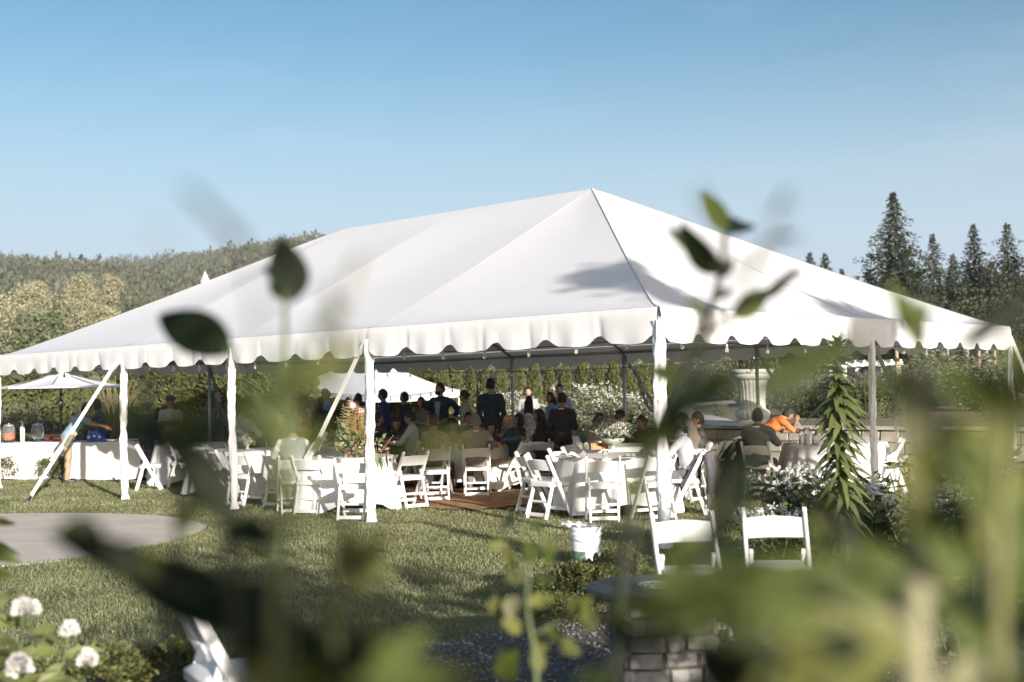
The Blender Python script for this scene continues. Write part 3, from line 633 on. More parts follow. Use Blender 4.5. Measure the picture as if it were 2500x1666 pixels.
# ---- round tables and their linen
m_wood = mat('plywood', (.36, .25, .14), .6, .15, 6)
def round_table(cx, cy, label, clabel, r=.76, h=.75, hem=.22, sq=True):
    t = thing('round_table', label, 'table', (cx, cy, 0), 0, 'round dining tables')
    MB().lathe([(.01, h-.03), (r, h-.03), (r, h-.005), (.01, h-.005)], n=32).build('tabletop', m_wood, t)
    for k in range(4):
        a = PI/4+k*PI/2; MB().tube([(r*.55*math.cos(a), r*.55*math.sin(a), h-.03), (r*.62*math.cos(a), r*.62*math.sin(a), 0)], .016, 7).build('leg', m_steel, t)
    n = 120; ph = [random.uniform(0, 6.28) for _ in range(4)]; prof = [(.02, h), (r*.5, h+.001), (r*.97, h), (r+.006, h-.006)]+[(r+.01+.005*i, h-.006-(h-hem)*i/10) for i in range(1, 11)]
    def fn(a, rr, z):
        if z > h-.005: return rr, z
        t_ = (h-z)/(h-hem); cor = abs(math.cos(2*a+ph[3]))
        f = (.5+.5*math.sin(11*a+ph[0]))**2*.075+.035*math.sin(17*a+ph[1])+.02*math.sin(29*a+ph[2])
        return rr+t_**.8*(f+.03), z - (t_*(.14*(cor**3)) if sq else 0)+.012*math.sin(9*a+ph[1])*t_
    c = MB().lathe(prof, n=n, fn=fn); c.f = [f for f in c.f if len(f) == 4]
    m2 = MB(); m2.v = c.v; m2.f = c.f+[tuple(range(n-1, -1, -1))][::-1]
    o = m2.build('tablecloth', m_cloth, None, True, (cx, cy, .003)); tag(o, clabel, 'tablecloth', 'white round tablecloths')
TBL = [(1.36, 16.5, 'right front table', .17), (1.52, 19.3, 'table behind the right front one', .2), (4.9, 18.9, 'table beyond the lily', .15), (-2.5, 17.75, 'table with the tall flower arrangement', .15), (-.55, 20.7, 'middle table where the man in grey-brown suit sits', .2), (-2.9, 22.4, 'table behind the tall flower arrangement', .2), (.45, 23.2, 'table behind the bald man', .2), (-4.5, 20.4, 'table left of the man in the vest', .2), (-6.0, 23.4, 'leftmost round table under the tent', .12)]
for x, y, w_, hem in TBL: round_table(x, y, 'round banquet table under white linen, '+w_, 'white tablecloth draped on the '+w_, hem=hem)

# ---- buffet tables
def buffet(x0, x1, y, dep, label, clabel, h=.76):
    t = thing('buffet_table', label, 'table', ((x0+x1)/2, y+dep/2, 0), 0, 'buffet tables'); L_ = x1-x0
    MB().box((0, 0, h-.02), (L_-.02, dep-.02, .03)).build('tabletop', m_wood, t)
    for sx in (-1, 1):
        for sy in (-1, 1): MB().tube([(sx*(L_/2-.1), sy*(dep/2-.08), 0), (sx*(L_/2-.1), sy*(dep/2-.08), h-.04)], .016, 6).build('leg', m_steel, t)
    mb = MB(); N = 160; per = 2*(L_+dep); sd = random.uniform(0, 6)
    def pos(s, o):
        s = (s % 1)*per
        if s < L_: return Vector((-L_/2+s, -dep/2-o, 0))
        s -= L_
        if s < dep: return Vector((L_/2+o, -dep/2+s, 0))
        s -= dep
        if s < L_: return Vector((L_/2-s, dep/2+o, 0))
        s -= L_; return Vector((-L_/2-o, dep/2-s, 0))
    def fn(u, v):
        o = .008+v**.7*(.045+.05*math.sin(u*per*6.5+sd+math.sin(u*31))+.025*math.sin(u*per*15+sd*2)); p = pos(u, max(.004, o)); p.z = h+.003-v*(h-.03+.02*math.sin(u*per*3+sd)); return p
    mb.grid(fn, N, 8); mb.add([pos(i/N, .008)+Vector((0, 0, h+.003)) for i in range(N)], [tuple(range(N))])
    tag(mb.build('tablecloth', m_cloth, None, True, ((x0+x1)/2, y+dep/2, 0)), clabel, 'tablecloth', 'linen on the buffet tables')
buffet(-12.2, -9.02, 25.35, .75, 'long buffet table behind the small box shrubs at left', 'white floor-length tablecloth on the long buffet table at left')
buffet(-8.92, -7.35, 24.75, .8, 'short buffet table with blue bag, beside the leftmost tent leg', 'white gathered tablecloth on the short buffet table by the leftmost leg')

# ---- things on the tables
m_glass = mat('clear_glass', (.86, .88, .87), .03, .02, trans=.9, spec=.6); m_org = mat('orange_drink', (.85, .20, .03), .2, .08); m_white = mat('white_plastic', (.78, .78, .77), .35, .04)
m_pink = mat('pink_petal', (.75, .30, .28), .7, .1, island=(.85, .55, .48), transl=.2); m_terr2 = mat('terracotta', (.48, .20, .10), .8, .15); m_blue = mat('blue_bag', (.03, .08, .38), .5, .2)
m_wht = mat('white_petal', (.62, .60, .55), .7, .08, island=(.84, .83, .80), transl=.2); m_leafd = mat('dark_leaf', (.028, .048, .018), .6, 0, 4, island=(.085, .11, .04), transl=.2)
m_plate = mat('china', (.8, .8, .78), .25, .03); m_wine = mat('white_wine', (.55, .40, .12), .1, .05, trans=.5)
BZ = .766
def dispenser(x, y, fill, label):
    r = thing('drink_dispenser', label, 'dispenser', (x, y, BZ), 0, 'drink dispensers on the buffet')
    MB().lathe([(.09, 0), (.10, .02), (.07, .05)], n=18).build('base', m_steel, r); MB().lathe([(.09, .05), (.12, .09), (.125, .28), (.10, .33), (.10, .335)], n=20).build('jar', m_glass, r, True)
    if fill: MB().lathe([(.085, .055), (.112, .09), (.115, .20), (.002, .2)], n=20).build('drink', m_org, r)
    MB().lathe([(.105, .335), (.09, .37), (.02, .385), (.02, .40), (.01, .41)], n=18).build('lid', m_alu, r); MB().tube([(0, -.12, .08), (0, -.17, .08), (0, -.17, .05)], .012, 6).build('tap', m_alu, r)
dispenser(-10.45, 25.6, True, 'glass drink dispenser filled with orange drink, far left on the buffet'); dispenser(-9.95, 25.85, False, 'clear empty drink dispenser on the buffet behind the white bottle')
b = thing('pump_bottle', 'tall white bottle standing between two drink dispensers on the buffet', 'bottle', (-10.13, 25.5, BZ)); MB().lathe([(.045, 0), (.048, .30), (.02, .36), (.018, .39)], n=16).build('bottle_body', m_white, b, True); MB().tube([(0, 0, .39), (0, 0, .43), (-.06, 0, .43)], .011, 6).build('pump', m_white, b)
r = thing('bread_tray', 'red-rimmed tray lying on the long buffet table', 'tray', (-9.35, 25.7, BZ)); MB().box((0, 0, .015), (.5, .32, .02)).build('tray_base', mat('red_tray', (.42, .05, .04), .5), r)
for q in range(5): MB().ell((-.18+.09*q, .02*(-1)**q, .05), (.045, .08, .035)).build('bread_roll', mat('bread', (.62, .36, .16), .8, .2), r, True)
r = thing('blue_bag', 'bright blue bag with white pattern on the short buffet table', 'bag', (-8.45, 25.0, BZ)); mb = MB(); mb.grid(lambda u, v: Vector(((.20+.02*math.sin(u*19))*math.cos(2*PI*u)*(1-.25*v), .11*math.sin(2*PI*u)*(1-.4*v), .22*v+.02*math.sin(u*25)*v)), 28, 6); mb.build('bag_body', m_blue, r, True)
mb = MB(); 
for q in range(3): mb.lathe([(.002, -.111+0), (.002, -.11)], n=3); 
for q in range(3): MB().ell((-.11+.11*q, -.098, .10+.02*(q % 2)), (.035, .006, .028)).build('white_spot', m_white, r)
for q, (x, y) in enumerate([(-8.1, 25.05), (-7.75, 25.1), (-7.95, 25.35)]):
    r = thing('serving_dish', ['shallow white serving dish right of the blue bag', 'second shallow serving dish near the tent leg', 'serving dish at the back of the short buffet'][q], 'dish', (x, y, BZ)); MB().lathe([(.10, 0), (.17, .04), (.165, .045), (.09, .01)], n=20).build('dish_bowl', m_plate, r, True); MB().ell((0, 0, .02), (.13, .13, .035)).build('food', mat('salad', (.10, .14, .03), .8, .5, 30), r, True)
# market umbrella
uc = at(148, 930, 28.6); u = thing('market_umbrella', 'white market umbrella behind the buffet at the left edge', 'umbrella', (uc.x, uc.y, 0), .2); u.scale = (1.0, 1.0, 1.02)
n8 = 8; rim = []
for k in range(n8): a = 2*PI*k/n8; rim.append(Vector((1.36*math.cos(a), 1.36*math.sin(a), 1.90)))
for k in range(n8):
    a, b = rim[k], rim[(k+1) % n8]; MB().grid(lambda s, t: a.lerp(b, s).lerp(Vector((0, 0, 2.25)), t)+Vector((0, 0, -.04*math.sin(PI*s)*(1-t)-.05*math.sin(PI*t))), 6, 6).build('canopy_panel', m_vin, u, True)
    MB().grid(lambda s, t: a.lerp(b, s)+Vector((0, 0, -.05*t-.04*math.sin(PI*s)*(1-t))), 6, 1).build('canopy_edge', m_vin, u)
    MB().tube([a-Vector((0, 0, .02)), Vector((0, 0, 2.2))], .010, 5).build('rib', m_steel, u)
MB().tube([(0, 0, 0), (0, 0, 2.34)], .022, 8).build('pole', m_bark, u); MB().lathe([(.03, 1.35), (.05, 1.42), (.05, 1.55), (.03, 1.6)], n=10).build('crank_hub', m_steel, u); MB().ell((0, 0, 2.31), (.035, .035, .06)).build('finial', m_wpaint, u, True)
MB().lathe([(.24, 0), (.24, .06), (.05, .1), (.03, .3)], n=18).build('umbrella_base', m_steel, u)
# glassware and table settings
def tumbler(x, y, z, label, wine=False):
    r = thing('wine_glass', label, 'glass', (x, y, z), 0, 'stemless glasses on the tables'); MB().lathe([(.025, .002), (.043, .03), (.046, .055), (.036, .105), (.034, .105), (.043, .055), (.04, .032), (.024, .008)], n=16).build('bowl', m_glass, r, True)
    if wine: MB().lathe([(.023, .009), (.039, .033), (.041, .05), (.001, .05)], n=16).build('wine', m_wine, r, True)
def on(x, y, z=.755): p = G(x, y, z); return p.x, p.y
for (px, py, l_, w_) in [(1424, 1120, 'empty stemless glass near the front edge, left of the flower bowl', 0), (1478, 1121, 'stemless glass directly below the flower bowl', 0), (1572, 1117, 'stemless glass by the forearm of the man in pale grey shirt', 0), (1416, 1098, 'stemless glass of white wine, left one of a pair behind the front table', 1), (1432, 1098, 'stemless glass beside the wine glass, right one of the pair', 0)]:
    tumbler(*on(px, py), .756, l_, w_)
def plate(x, y, label, nap=None):
    r = thing('dinner_plate', label, 'plate', (x, y, .757), 0, 'plates and napkins on the tables'); MB().lathe([(.02, .004), (.07, .004), (.125, .016), (.125, .02), (.07, .009), (.002, .008)], n=24).build('plate_body', m_plate, r, True)
    if nap: 
        mb = MB(); mb.grid(lambda u, v: Vector((-.07+.14*u, -.05+.1*v, .02+.05*math.sin(PI*u)*math.sin(PI*v)+.01*math.sin(u*20+v*13))), 8, 8); mb.build('napkin', m_cloth, r)
plate(*on(1375, 1119), 'plate with crumpled napkin at the left edge of the right front table', 1); plate(*on(1397, 1117), 'plate with napkin folded up beside the left edge plate, front table', 1); plate(*on(1530, 1120), 'pale plate right of the flower bowl near the front edge')
plate(*on(1595, 1112), 'plate under the arm of the man in pale grey shirt'); 
x, y = on(1540, 1117); s_ = thing('sunglasses', 'folded dark sunglasses lying on the right front table', 'sunglasses', (x, y, .757), .2)
for q in (-1, 1): MB().lathe([(.002, -.003), (.026, -.003), (.026, .003), (.002, .003)], n=14).build('lens', m_steel, s_).matrix_local = Matrix.Translation((q*.034, 0, .027)) @ Matrix.Rotation(R(80), 4, 'X')
mb = MB(); mb.tube([(-.062, 0, .04), (-.06, .1, .012)], .003, 5); mb.tube([(.062, 0, .04), (.06, .1, .012)], .003, 5); mb.tube([(-.01, 0, .035), (.01, 0, .035)], .003, 5); mb.build('temple', m_brass, s_)
x, y = on(1462, 1097); wb = thing('wooden_box', 'small orange-brown wooden tray with a hand hole behind the flower bowl', 'box', (x, y, .757), .1); m_wb = mat('cherry_wood', (.52, .21, .07), .5, .15, 9)
for q in (-1, 1): 
    mb = MB(); mb.box((0, q*.09, .045), (.26, .014, .09)); mb.build('side_panel', m_wb, wb)
for q in (-1, 1):
    mb = MB(); mb.box((q*.123, 0, .045), (.014, .166, .09)); mb.build('end_panel', m_wb, wb)
MB().box((0, -.098, .06), (.07, .003, .02)).build('hand_hole', m_steel, wb); MB().box((0, 0, .006), (.232, .166, .008)).build('tray_floor', m_wb, wb)
# bowl of flowers (front table)
def flower_bowl(x, y, label, s=1.0, z=.757, mats=None, n=1):
    r = thing('flower_bowl', label, 'flowers', (x, y, z), random.uniform(0, 6)); g = np.random.default_rng(int(x*100) & 1023)
    MB().lathe([(.05*s, 0), (.06*s, .01), (.03*s, .03), (.05*s, .06), (.15*s, .12), (.155*s, .16)], n=24).build('bowl', mat('pale_ceramic', (.40, .43, .33), .4), r, True)
    c = g.normal(size=(900, 3))*np.array([.11, .11, .07])*s+np.array([0, 0, .25*s]); v, f = cards(c, .05*s, c-np.array([0, 0, .1*s]), .4, .5, g); stuff(link('greenery', npmesh('greenery', v, f, m_wil), None, r))
    c = g.normal(size=(420, 3)); c /= np.linalg.norm(c, axis=1)[:, None]; c[:, 2] = abs(c[:, 2]); c = c*np.array([.20, .20, .17])*s*g.uniform(.7, 1.1, (420, 1))+np.array([0, 0, .2*s]); cc = np.repeat(c, 5, 0)+g.normal(size=(2100, 3))*.008*s
    v, f = cards(cc, .020*s, None, .8, 1, g); stuff(link('filler_blossom', npmesh('filler_blossom', v, f, m_wht), None, r))
    for q in range(7):
        a = q*2.4; p = Vector((.12*math.cos(a), .12*math.sin(a), .30+.05*math.sin(q*3)))*s
        rose(p, .042*s, m_pink if q % 3 == 0 else m_wht, r)
def rose(p, rr, m, parent, name='rose'):
    mb = MB()
    for k in range(14):
        a = k*2.4; t = .25+.75*k/14
        def fn(u, v): 
            th = a+(u-.5)*1.6; rad = rr*t*(.35+.75*v); return p+Vector((rad*math.cos(th), rad*math.sin(th), rr*(.9-.6*t)*v*1.3-rr*.3*t*v*v))
        mb.grid(fn, 3, 3)
    return mb.build(name, m, parent, True)
flower_bowl(*on(1496, 1098), 'low bowl of white and peach flowers on the right front table', 1.12)
flower_bowl(-.6, 20.75, 'small flower bowl on the middle table among the seated guests', .7)
flower_bowl(4.95, 19.2, 'flower bowl on the far right table near the orange shirt', .85)
flower_bowl(-4.4, 20.4, 'pale flower bowl on the table left of the man in the vest', .7)
# candles on the far right table
for (px, py, hh, l_) in [(1958, 1085, .16, 'tall glass candle holder left of the white pillar candle'), (1971, 1087, .20, 'glass cylinder with white pillar candle beyond the lily'), (1990, 1085, .12, 'short glass candle holder half behind the lily leaves')]:
    x, y = on(px, py); r = thing('candle_holder', l_, 'candle', (x, y, .757), 0, 'candles on the far right table'); MB().lathe([(.04, 0), (.045, 0), (.045, hh*1.25), (.042, hh*1.25)], n=16).build('cylinder', m_glass, r, True); MB().lathe([(.001, .004), (.032, .004), (.032, hh*.8), (.001, hh*.8)], n=14).build('candle', m_white, r, True); MB().tube([(0, 0, hh*.8), (.002, 0, hh*.8+.015)], .002, 4).build('wick', m_cable, r)
plate(*on(1905, 1084), 'plate of food in front of the man in grey jacket'); plate(*on(1935, 1082), 'plate by the orange shirted guest')
# ---- tall floral arrangement at the second leg
m_fern = mat('dried_fern', (.30, .20, .07), .8, 0, 3, island=(.42, .34, .15), transl=.25); m_sage = mat('sage_leaf', (.13, .155, .075), .6, 0, 5, island=(.27, .30, .17), transl=.2); m_coral = mat('coral_petal', (.75, .12, .06), .6, 0, 5, island=(.85, .30, .20), transl=.2); m_prot = mat('protea_petal', (.80, .45, .48), .6, 0, 5, island=(.88, .62, .62), transl=.2)
fp = G(842, 1137, .76); fl = thing('flower_arrangement', 'tall arrangement of rust ferns, pink protea and coral gladiolus behind the second tent leg', 'flowers', (-2.18, 17.35, .757))
MB().lathe([(.07, 0), (.10, .02), (.12, .14), (.09, .20)], n=20).build('vase', mat('brown_vase', (.12, .08, .05), .4), fl, True)
def frond(parent, p, d, L_, m, name='fern', w=.28, n=15):
    mb = MB(); p, d = Vector(p), Vector(d).normalized(); side = d.cross(Vector((.05, -1, .1))).normalized(); nrm = d.cross(side)
    pts = [p+d*(L_*t)+nrm*(.12*L_*t*t) for t in [i/n for i in range(n+1)]]
    mb.tube(pts, .004, 4)
    for i in range(2, n+1):
        t = i/n; wl = w*L_*math.sin(PI*min(1, .15+.85*t))*.75
        for s in (-1, 1):
            e = pts[i]+side*s*wl+d*wl*.5; q = d*.022*L_*1.6
            mb.add([pts[i]-q, e, pts[i]+q, pts[i]+side*s*wl*.5+nrm*.01], [(0, 1, 3), (3, 1, 2)])
    return mb.build(name, m, parent)
for k, (dx, dz, L_) in enumerate([(-.28, 1, .62), (-.10, 1, .72), (.05, 1, .62), (-.42, .8, .5), (.16, 1, .55), (-.2, 1, .5), (-.6, .5, .42), (-.03, 1, .45), (.25, .8, .5), (-.75, .35, .5), (-.15, .9, .35), (.1, .9, .36)]):
    frond(fl, (dx*.1, -.05-.02*(k % 3), .14), (dx, -.12-.08*(k % 4), dz), L_*1.02, m_fern if k % 3 else m_sage, 'fern')
g = np.random.default_rng(5)
c = g.normal(size=(330, 3))*np.array([.15, .10, .13])+np.array([0, -.04, .22]); v, f = cards(c, .10, c-np.array([0, 0, .05]), .5, .4, g); stuff(link('foliage', npmesh('foliage', v, f, m_sage), None, fl))
for k, (x, z) in enumerate([(-.06, .74), (.04, .66)]):
    mb = MB()
    for j in range(34):
        a = j*2.4; rr = .075*(1-.3*(j % 3)/3)
        p0 = Vector((x, -.10, z-.10)); tip = p0+Vector((rr*math.cos(a), rr*math.sin(a), .14+.02*math.sin(j))); md = p0+Vector((rr*.8*math.cos(a), rr*.8*math.sin(a), .05)); sd = Vector((-math.sin(a), math.cos(a), 0))*.016
        mb.add([p0, md-sd, tip, md+sd], [(0, 1, 2, 3)])
    mb.build('protea', m_prot, fl)
for k in range(16):
    t = k/16; rose(Vector((.165+.02*math.sin(k*2), -.08, .32+.36*t)), .036*(1-.4*t), m_coral, fl, 'gladiolus_bloom')
for k in range(10): a = k*.7; rose(Vector((-.3+.09*k, -.13, .12+.08*math.sin(k*2.2))), .035, [m_pink, m_wht, m_coral][k % 3], fl, 'bloom')
for k in range(9):
    t = k/8; rose(Vector((.32+.17*t, -.08, .06+.22*t)), .026*(1-.4*t), m_pink, fl, 'lily_bud')
for k in range(9): MB().add([(0, 0, 0), (.05, -.02, -.10), (0, -.02, -.26), (-.05, -.02, -.10)], [(0, 1, 2, 3)]).build('trailing_leaf', m_sage, fl, loc=(-.16+.07*k, -.12, .06)).rotation_euler = (.2, 0, R(k*37))
# ---- white bucket
bp_ = G(1432, 1385); bk = thing('bucket', 'white plastic bucket with tongs and cloth across its rim, standing on the lawn', 'bucket', (bp_.x, bp_.y, 0))
MB().lathe([(.125, .0), (.13, .004), (.142, .30), (.142, .305), (.152, .305), (.152, .318), (.144, .318), (.145, .352), (.153, .352), (.153, .378), (.143, .38), (.139, .36), (.124, .02), (.01, .015)], n=36).build('bucket_body', m_white, bk, False)
mb = MB(); mb.tube([(.152*math.cos(a), .152*math.sin(a)-.0, .345-.16*math.sin(a+PI)*0-.10*abs(math.sin(a))) for a in [PI+PI*i/14 for i in range(15)]], .003, 5); mb.build('wire_handle', m_alu, bk)
mb = MB(); mb.grid(lambda u, v: Vector(((.1337+.030*(.10+.12*v))*math.cos(R(195+70*u)), (.1337+.030*(.10+.12*v))*math.sin(R(195+70*u)), .05+.11*v)), 12, 1); mb.build('printed_label', mat('green_print', (.10, .17, .12), .5, .6, 30), bk)
tg = thing('tongs', 'white cloth and metal tongs resting across the bucket rim', 'tongs', (bp_.x, bp_.y, .385), R(-22)); mb = MB(); mb.bar((-.22, -.06, .035), (.13, -.01, .004), .045, .012); mb.build('tong_arm', m_alu, tg); MB().bar((-.22, -.05, .02), (.12, .04, .004), .03, .01).build('tong_arm', m_white, tg)
mb = MB(); mb.grid(lambda u, v: Vector((-.20+.22*u, -.10+.10*v, .03-.05*abs(v-.5)+.018*math.sin(u*14+v*9))), 10, 6); mb.build('cloth', m_cloth, tg)
# ---- fire pit table
FP = at(1612, 1440, 6.55); fpx, fpy = FP.x, FP.y
fpit = thing('fire_pit', 'round dark topped fire pit table on a stacked stone base', 'fire pit', (fpx, fpy, 0), R(8))
m_slab = mat('slate_top', (.055, .056, .052), .5, .3, 6, bump=.15, bscale=30)
MB().lathe([(.11, .612), (.375, .612), (.392, .606), (.394, .585), (.38, .565), (.11, .565)], n=48).build('table_top', m_slab, fpit)
MB().lathe([(.10, .60), (.112, .617), (.118, .617), (.118, .606), (.112, .60)], n=36).build('burner_ring', m_alu, fpit)
MB().lathe([(.002, .598), (.10, .6)], n=20).build('burner_pan', m_steel, fpit)
for k in range(70):
    a = random.uniform(0, 6.28); rr = .095*math.sqrt(random.random()); mb = MB(); mb.ell((0, 0, 0), (.012, .010, .009), n=5, m=3); mb.build('fire_glass', mat('fire_glass', (.30, .33, .32), .1, .4, 30), fpit, loc=(rr*math.cos(a), rr*math.sin(a), .606)).rotation_euler = (k, k*2, k)
bw = .235
mb = MB(); mb.box((0, 0, .28), (2*bw-.03, 2*bw-.03, .56)); mb.build('base_core', m_joint, fpit)
m_fst = mat('stacked_stone', (.33, .31, .28), .85, .3, 9, bump=.7, bscale=24, detail=8)
def stone_face(M, w, seed):
    g = random.Random(seed); z = 0; row = 0; 
    while z < .535:
        h = g.choice([.06, .085, .11]); h = min(h, .555-z)
        x = -w
        while x < w-.005:
            L_ = min(g.uniform(.09, .23), w-x)
            if w-x-L_ < .05: L_ = w-x
            if not (M is faces[0] and x+L_ > .02 and x < .17 and z+h > .44 and z < .53):
                mb = MB(); a, b2, c_, d_ = x+.004, x+L_-.004, z+.004, z+h-.004; pr = .008+g.uniform(0, .020); ch = .006; j = lambda: g.uniform(-.010, .010)
                o = [Vector((a, .008, c_)), Vector((b2, .008, c_)), Vector((b2, .008, d_)), Vector((a, .008, d_))]; q = [Vector((a+ch+j(), -pr+j(), c_+ch+j())), Vector((b2-ch+j(), -pr+j(), c_+ch+j())), Vector((b2-ch+j(), -pr+j(), d_-ch+j())), Vector((a+ch+j(), -pr+j(), d_-ch+j()))]
                md = (q[0]+q[2])/2+Vector((0, -.006, 0))
                vs = [M @ p for p in o+q+[md]]
                mb.add(vs, [(0, 1, 5, 4), (1, 2, 6, 5), (2, 3, 7, 6), (3, 0, 4, 7), (4, 5, 8), (5, 6, 8), (6, 7, 8), (7, 4, 8)]); mb.build('stone', m_fst, fpit)
            x += L_
        z += h; row += 1
faces = [Matrix.Rotation(k*PI/2, 4, 'Z') @ Matrix.Translation((0, -bw+.012, 0)) for k in range(4)]
for k in range(4): stone_face(faces[k], bw-.004, 30+k)
MB().box((.095, -bw+.0, .487), (.135, .02, .075)).build('control_recess', m_steel, fpit); MB().box((.095, -bw-.014, .53), (.15, .012, .014)).build('recess_lintel', m_joint, fpit)
MB().box((0, 0, 0), (.006, .15, .26)).build('access_panel', mat('grey_panel', (.36, .40, .36), .5), fpit, loc=(-bw-.035, -.12, .33)).rotation_euler = (R(7), R(-6), 0)
# ---- urn on the terrace
up_ = at(1838, 1036, 24.6); uz = terr(up_); urn = thing('stone_urn', 'big white fluted stone urn planted with flowers on the raised garden', 'urn', (up_.x, up_.y, uz)); urn.scale = (.90, .90, 1.07); m_urn = mat('cast_stone', (.66, .64, .60), .8, .1, 6, bump=.2, bscale=30)
flute = lambda a, r, z: (r*(1-.055*(.5+.5*math.cos(a*22))**3), z)
gad = lambda a, r, z: (r*(1-.10*(abs(math.sin(a*11)))**4), z)
MB().lathe([(.36, 0), (.36, .07), (.30, .08)], n=40).build('foot', m_urn, urn)
MB().lathe([(.30, .08), (.36, .11), (.39, .17), (.37, .23), (.30, .27)], n=132, fn=gad).build('gadroon_bowl', m_urn, urn, True)
MB().lathe([(.29, .27), (.285, .40), (.30, .60), (.335, .76), (.36, .80)], n=176, fn=flute).build('fluted_body', m_urn, urn, True)
MB().lathe([(.36, .80), (.42, .84), (.47, .90), (.44, .92)], n=40).build('neck_moulding', m_urn, urn, True)
MB().lathe([(.44, .92), (.485, .93), (.50, .965), (.49, 1.0), (.42, 1.01), (.38, .98), (.01, .97)], n=132, fn=lambda a, r, z: (r*(1-.03*abs(math.sin(a*24))) if .925 < z < .99 else r, z)).build('egg_rim', m_urn, urn, True)
g = np.random.default_rng(9); c = g.normal(size=(700, 3))*np.array([.22, .22, .08])+np.array([0, 0, 1.06]); v, f = cards(c, .10, np.tile([0, 0, 1.], (700, 1)), .4, .7, g); stuff(link('urn_planting', npmesh('urn_planting', v, f, m_oak), None, urn))
for k in range(14): a = k*2.4; rose(Vector((.25*math.cos(a)*((k % 3)+1)/3, .25*math.sin(a), 1.14+.05*math.sin(k*4))), .05, m_wht if k % 3 else m_coral, urn, 'bloom')
# ---- white pergola and posts at far right
pg = thing('pergola', 'low white painted pergola in the raised garden right of the lily', 'pergola', (at(2130, 1000, 34).x, 34, terr(at(2130, 1000, 34)))); zz = at(2130, 889, 34).z-terr(at(2130, 889, 34))
mb = MB(); mb.box((0, 0, zz), (1.7, .10, .10)); mb.build('front_beam', m_wpaint, pg); mb = MB(); mb.box((0, 1.5, zz), (1.7, .1, .1)); mb.build('rear_beam', m_wpaint, pg)
for x in (-.75, 0, .75):
    for y in (0, 1.5): MB().box((x, y, zz/2-.03), (.09, .09, zz-.06)).build('post', m_wpaint, pg)
for k in range(7): MB().box((-.75+.25*k, .75, zz+.08), (.05, 1.9, .06)).build('rafter', m_wpaint, pg)
for k, (x, d) in enumerate([(2391, 33), (2362, 36), (2190, 31), (2430, 38)]):
    p = at(x, 950, d); r = thing('wooden_post', ['pale wooden stake right of the big blurred stem', 'thin wooden stake beside the paler one at right', 'brown wooden stake at the right end of the pergola', 'far wooden stake near the right corner leg'][k], 'post', (p.x, p.y, terr(p))); MB().tube([(0, 0, 0), (0.02, 0, 1.65)], [.055, .045], 8).build('stake', mat('old_wood', (.40, .31, .19), .8, .2), r); MB().tube([(-.02, 0, 1.2), (.03, 0, 1.25)], .07, 8).build('tie', m_cable, r)
pt = thing('terracotta_pot', 'large terracotta pot among shrubs behind the buffet', 'pot', (at(112, 1030, 27).x, 27.2, 0)); MB().lathe([(.2, 0), (.33, .75), (.36, .76), (.36, .86), (.32, .87), (.3, .7)], n=26).build('pot_body', m_terr2, pt, True); MB().lathe([(.005, .80), (.31, .80)], n=20).build('potting_soil', m_mulch, pt)
# ================================================================ PEOPLE
SKIN = {'l': (.50, .30, .21), 'm': (.40, .225, .14), 'd': (.30, .16, .095)}
def skinm(k): return mat('skin_'+k, SKIN[k], .55, .1, 14, spec=.35)
def cloth(c, p=0):
    if max(c) < .3: c = tuple(min(.5, q*1.7+.006) for q in c)
    return mat('cloth_%02x%02x%02x_%d' % (*[int(q*255) for q in c], p), c, .85, .55 if p else .14, 22 if p else 9, bump=.35, bscale=16)
def hairm(c): return mat('hair_%02x%02x%02x' % tuple(int(q*255) for q in c), c, .6, .35, 40, bump=.5, bscale=90)
m_eye = mat('eye_dark', (.02, .015, .012), .3); m_lip = mat('lip', (.32, .12, .10), .5); m_shoe = mat('shoe_leather', (.025, .02, .018), .4)
BLK, GRY, BRN = (.016, .014, .013), (.17, .16, .15), (.045, .028, .018)
def capsule(mb, a, b, ra, rb, n=10):
    a, b = Vector(a), Vector(b); d = (b-a).normalized(); pts = []; rad = []
    for t in (-80, -45, 0): pts.append(a+d*ra*math.sin(math.radians(t))); rad.append(max(.002, ra*math.cos(math.radians(t))))
    for t in (0, 45, 80): pts.append(b+d*rb*math.sin(math.radians(t))); rad.append(max(.002, rb*math.cos(math.radians(t))))
    mb.tube(pts, rad, n)
def headshape(mb, M, sc=1.0):
    n, m = 26, 20; vs = []
    for i in range(m+1):
        t = -PI/2+PI*i/m
        for k in range(n):
            a = 2*PI*k/n+PI/2; x, y, z = math.cos(t)*math.cos(a), math.cos(t)*math.sin(a), math.sin(t)
            lo = max(0, -z); X = .074*x*(1-.26*lo**1.3); Y = .093*y*(1-.10*lo)+.012*lo*(y > 0)*(1-lo*.3); Z = .118*z
            if y > 0:
                Y += .022*math.exp(-(X/.013)**2-((Z+.014)/.024)**2)-.009*math.exp(-((abs(X)-.03)/.014)**2-((Z-.020)/.012)**2)+.005*math.exp(-(X/.024)**2-((Z+.056)/.010)**2)+.005*math.exp(-((abs(X)-.03)/.02)**2-((Z-.04)/.008)**2)
            vs.append(M @ Vector((X*sc, Y*sc, Z*sc)))
    mb.add(vs, [(i*n+k, i*n+(k+1) % n, (i+1)*n+(k+1) % n, (i+1)*n+k) for i in range(m) for k in range(n)])
    for s in (-1, 1): mb.ell(M @ Vector((s*.074*sc, -.008, -.004)), (.011, .019, .031), M.to_3x3(), 8, 6)
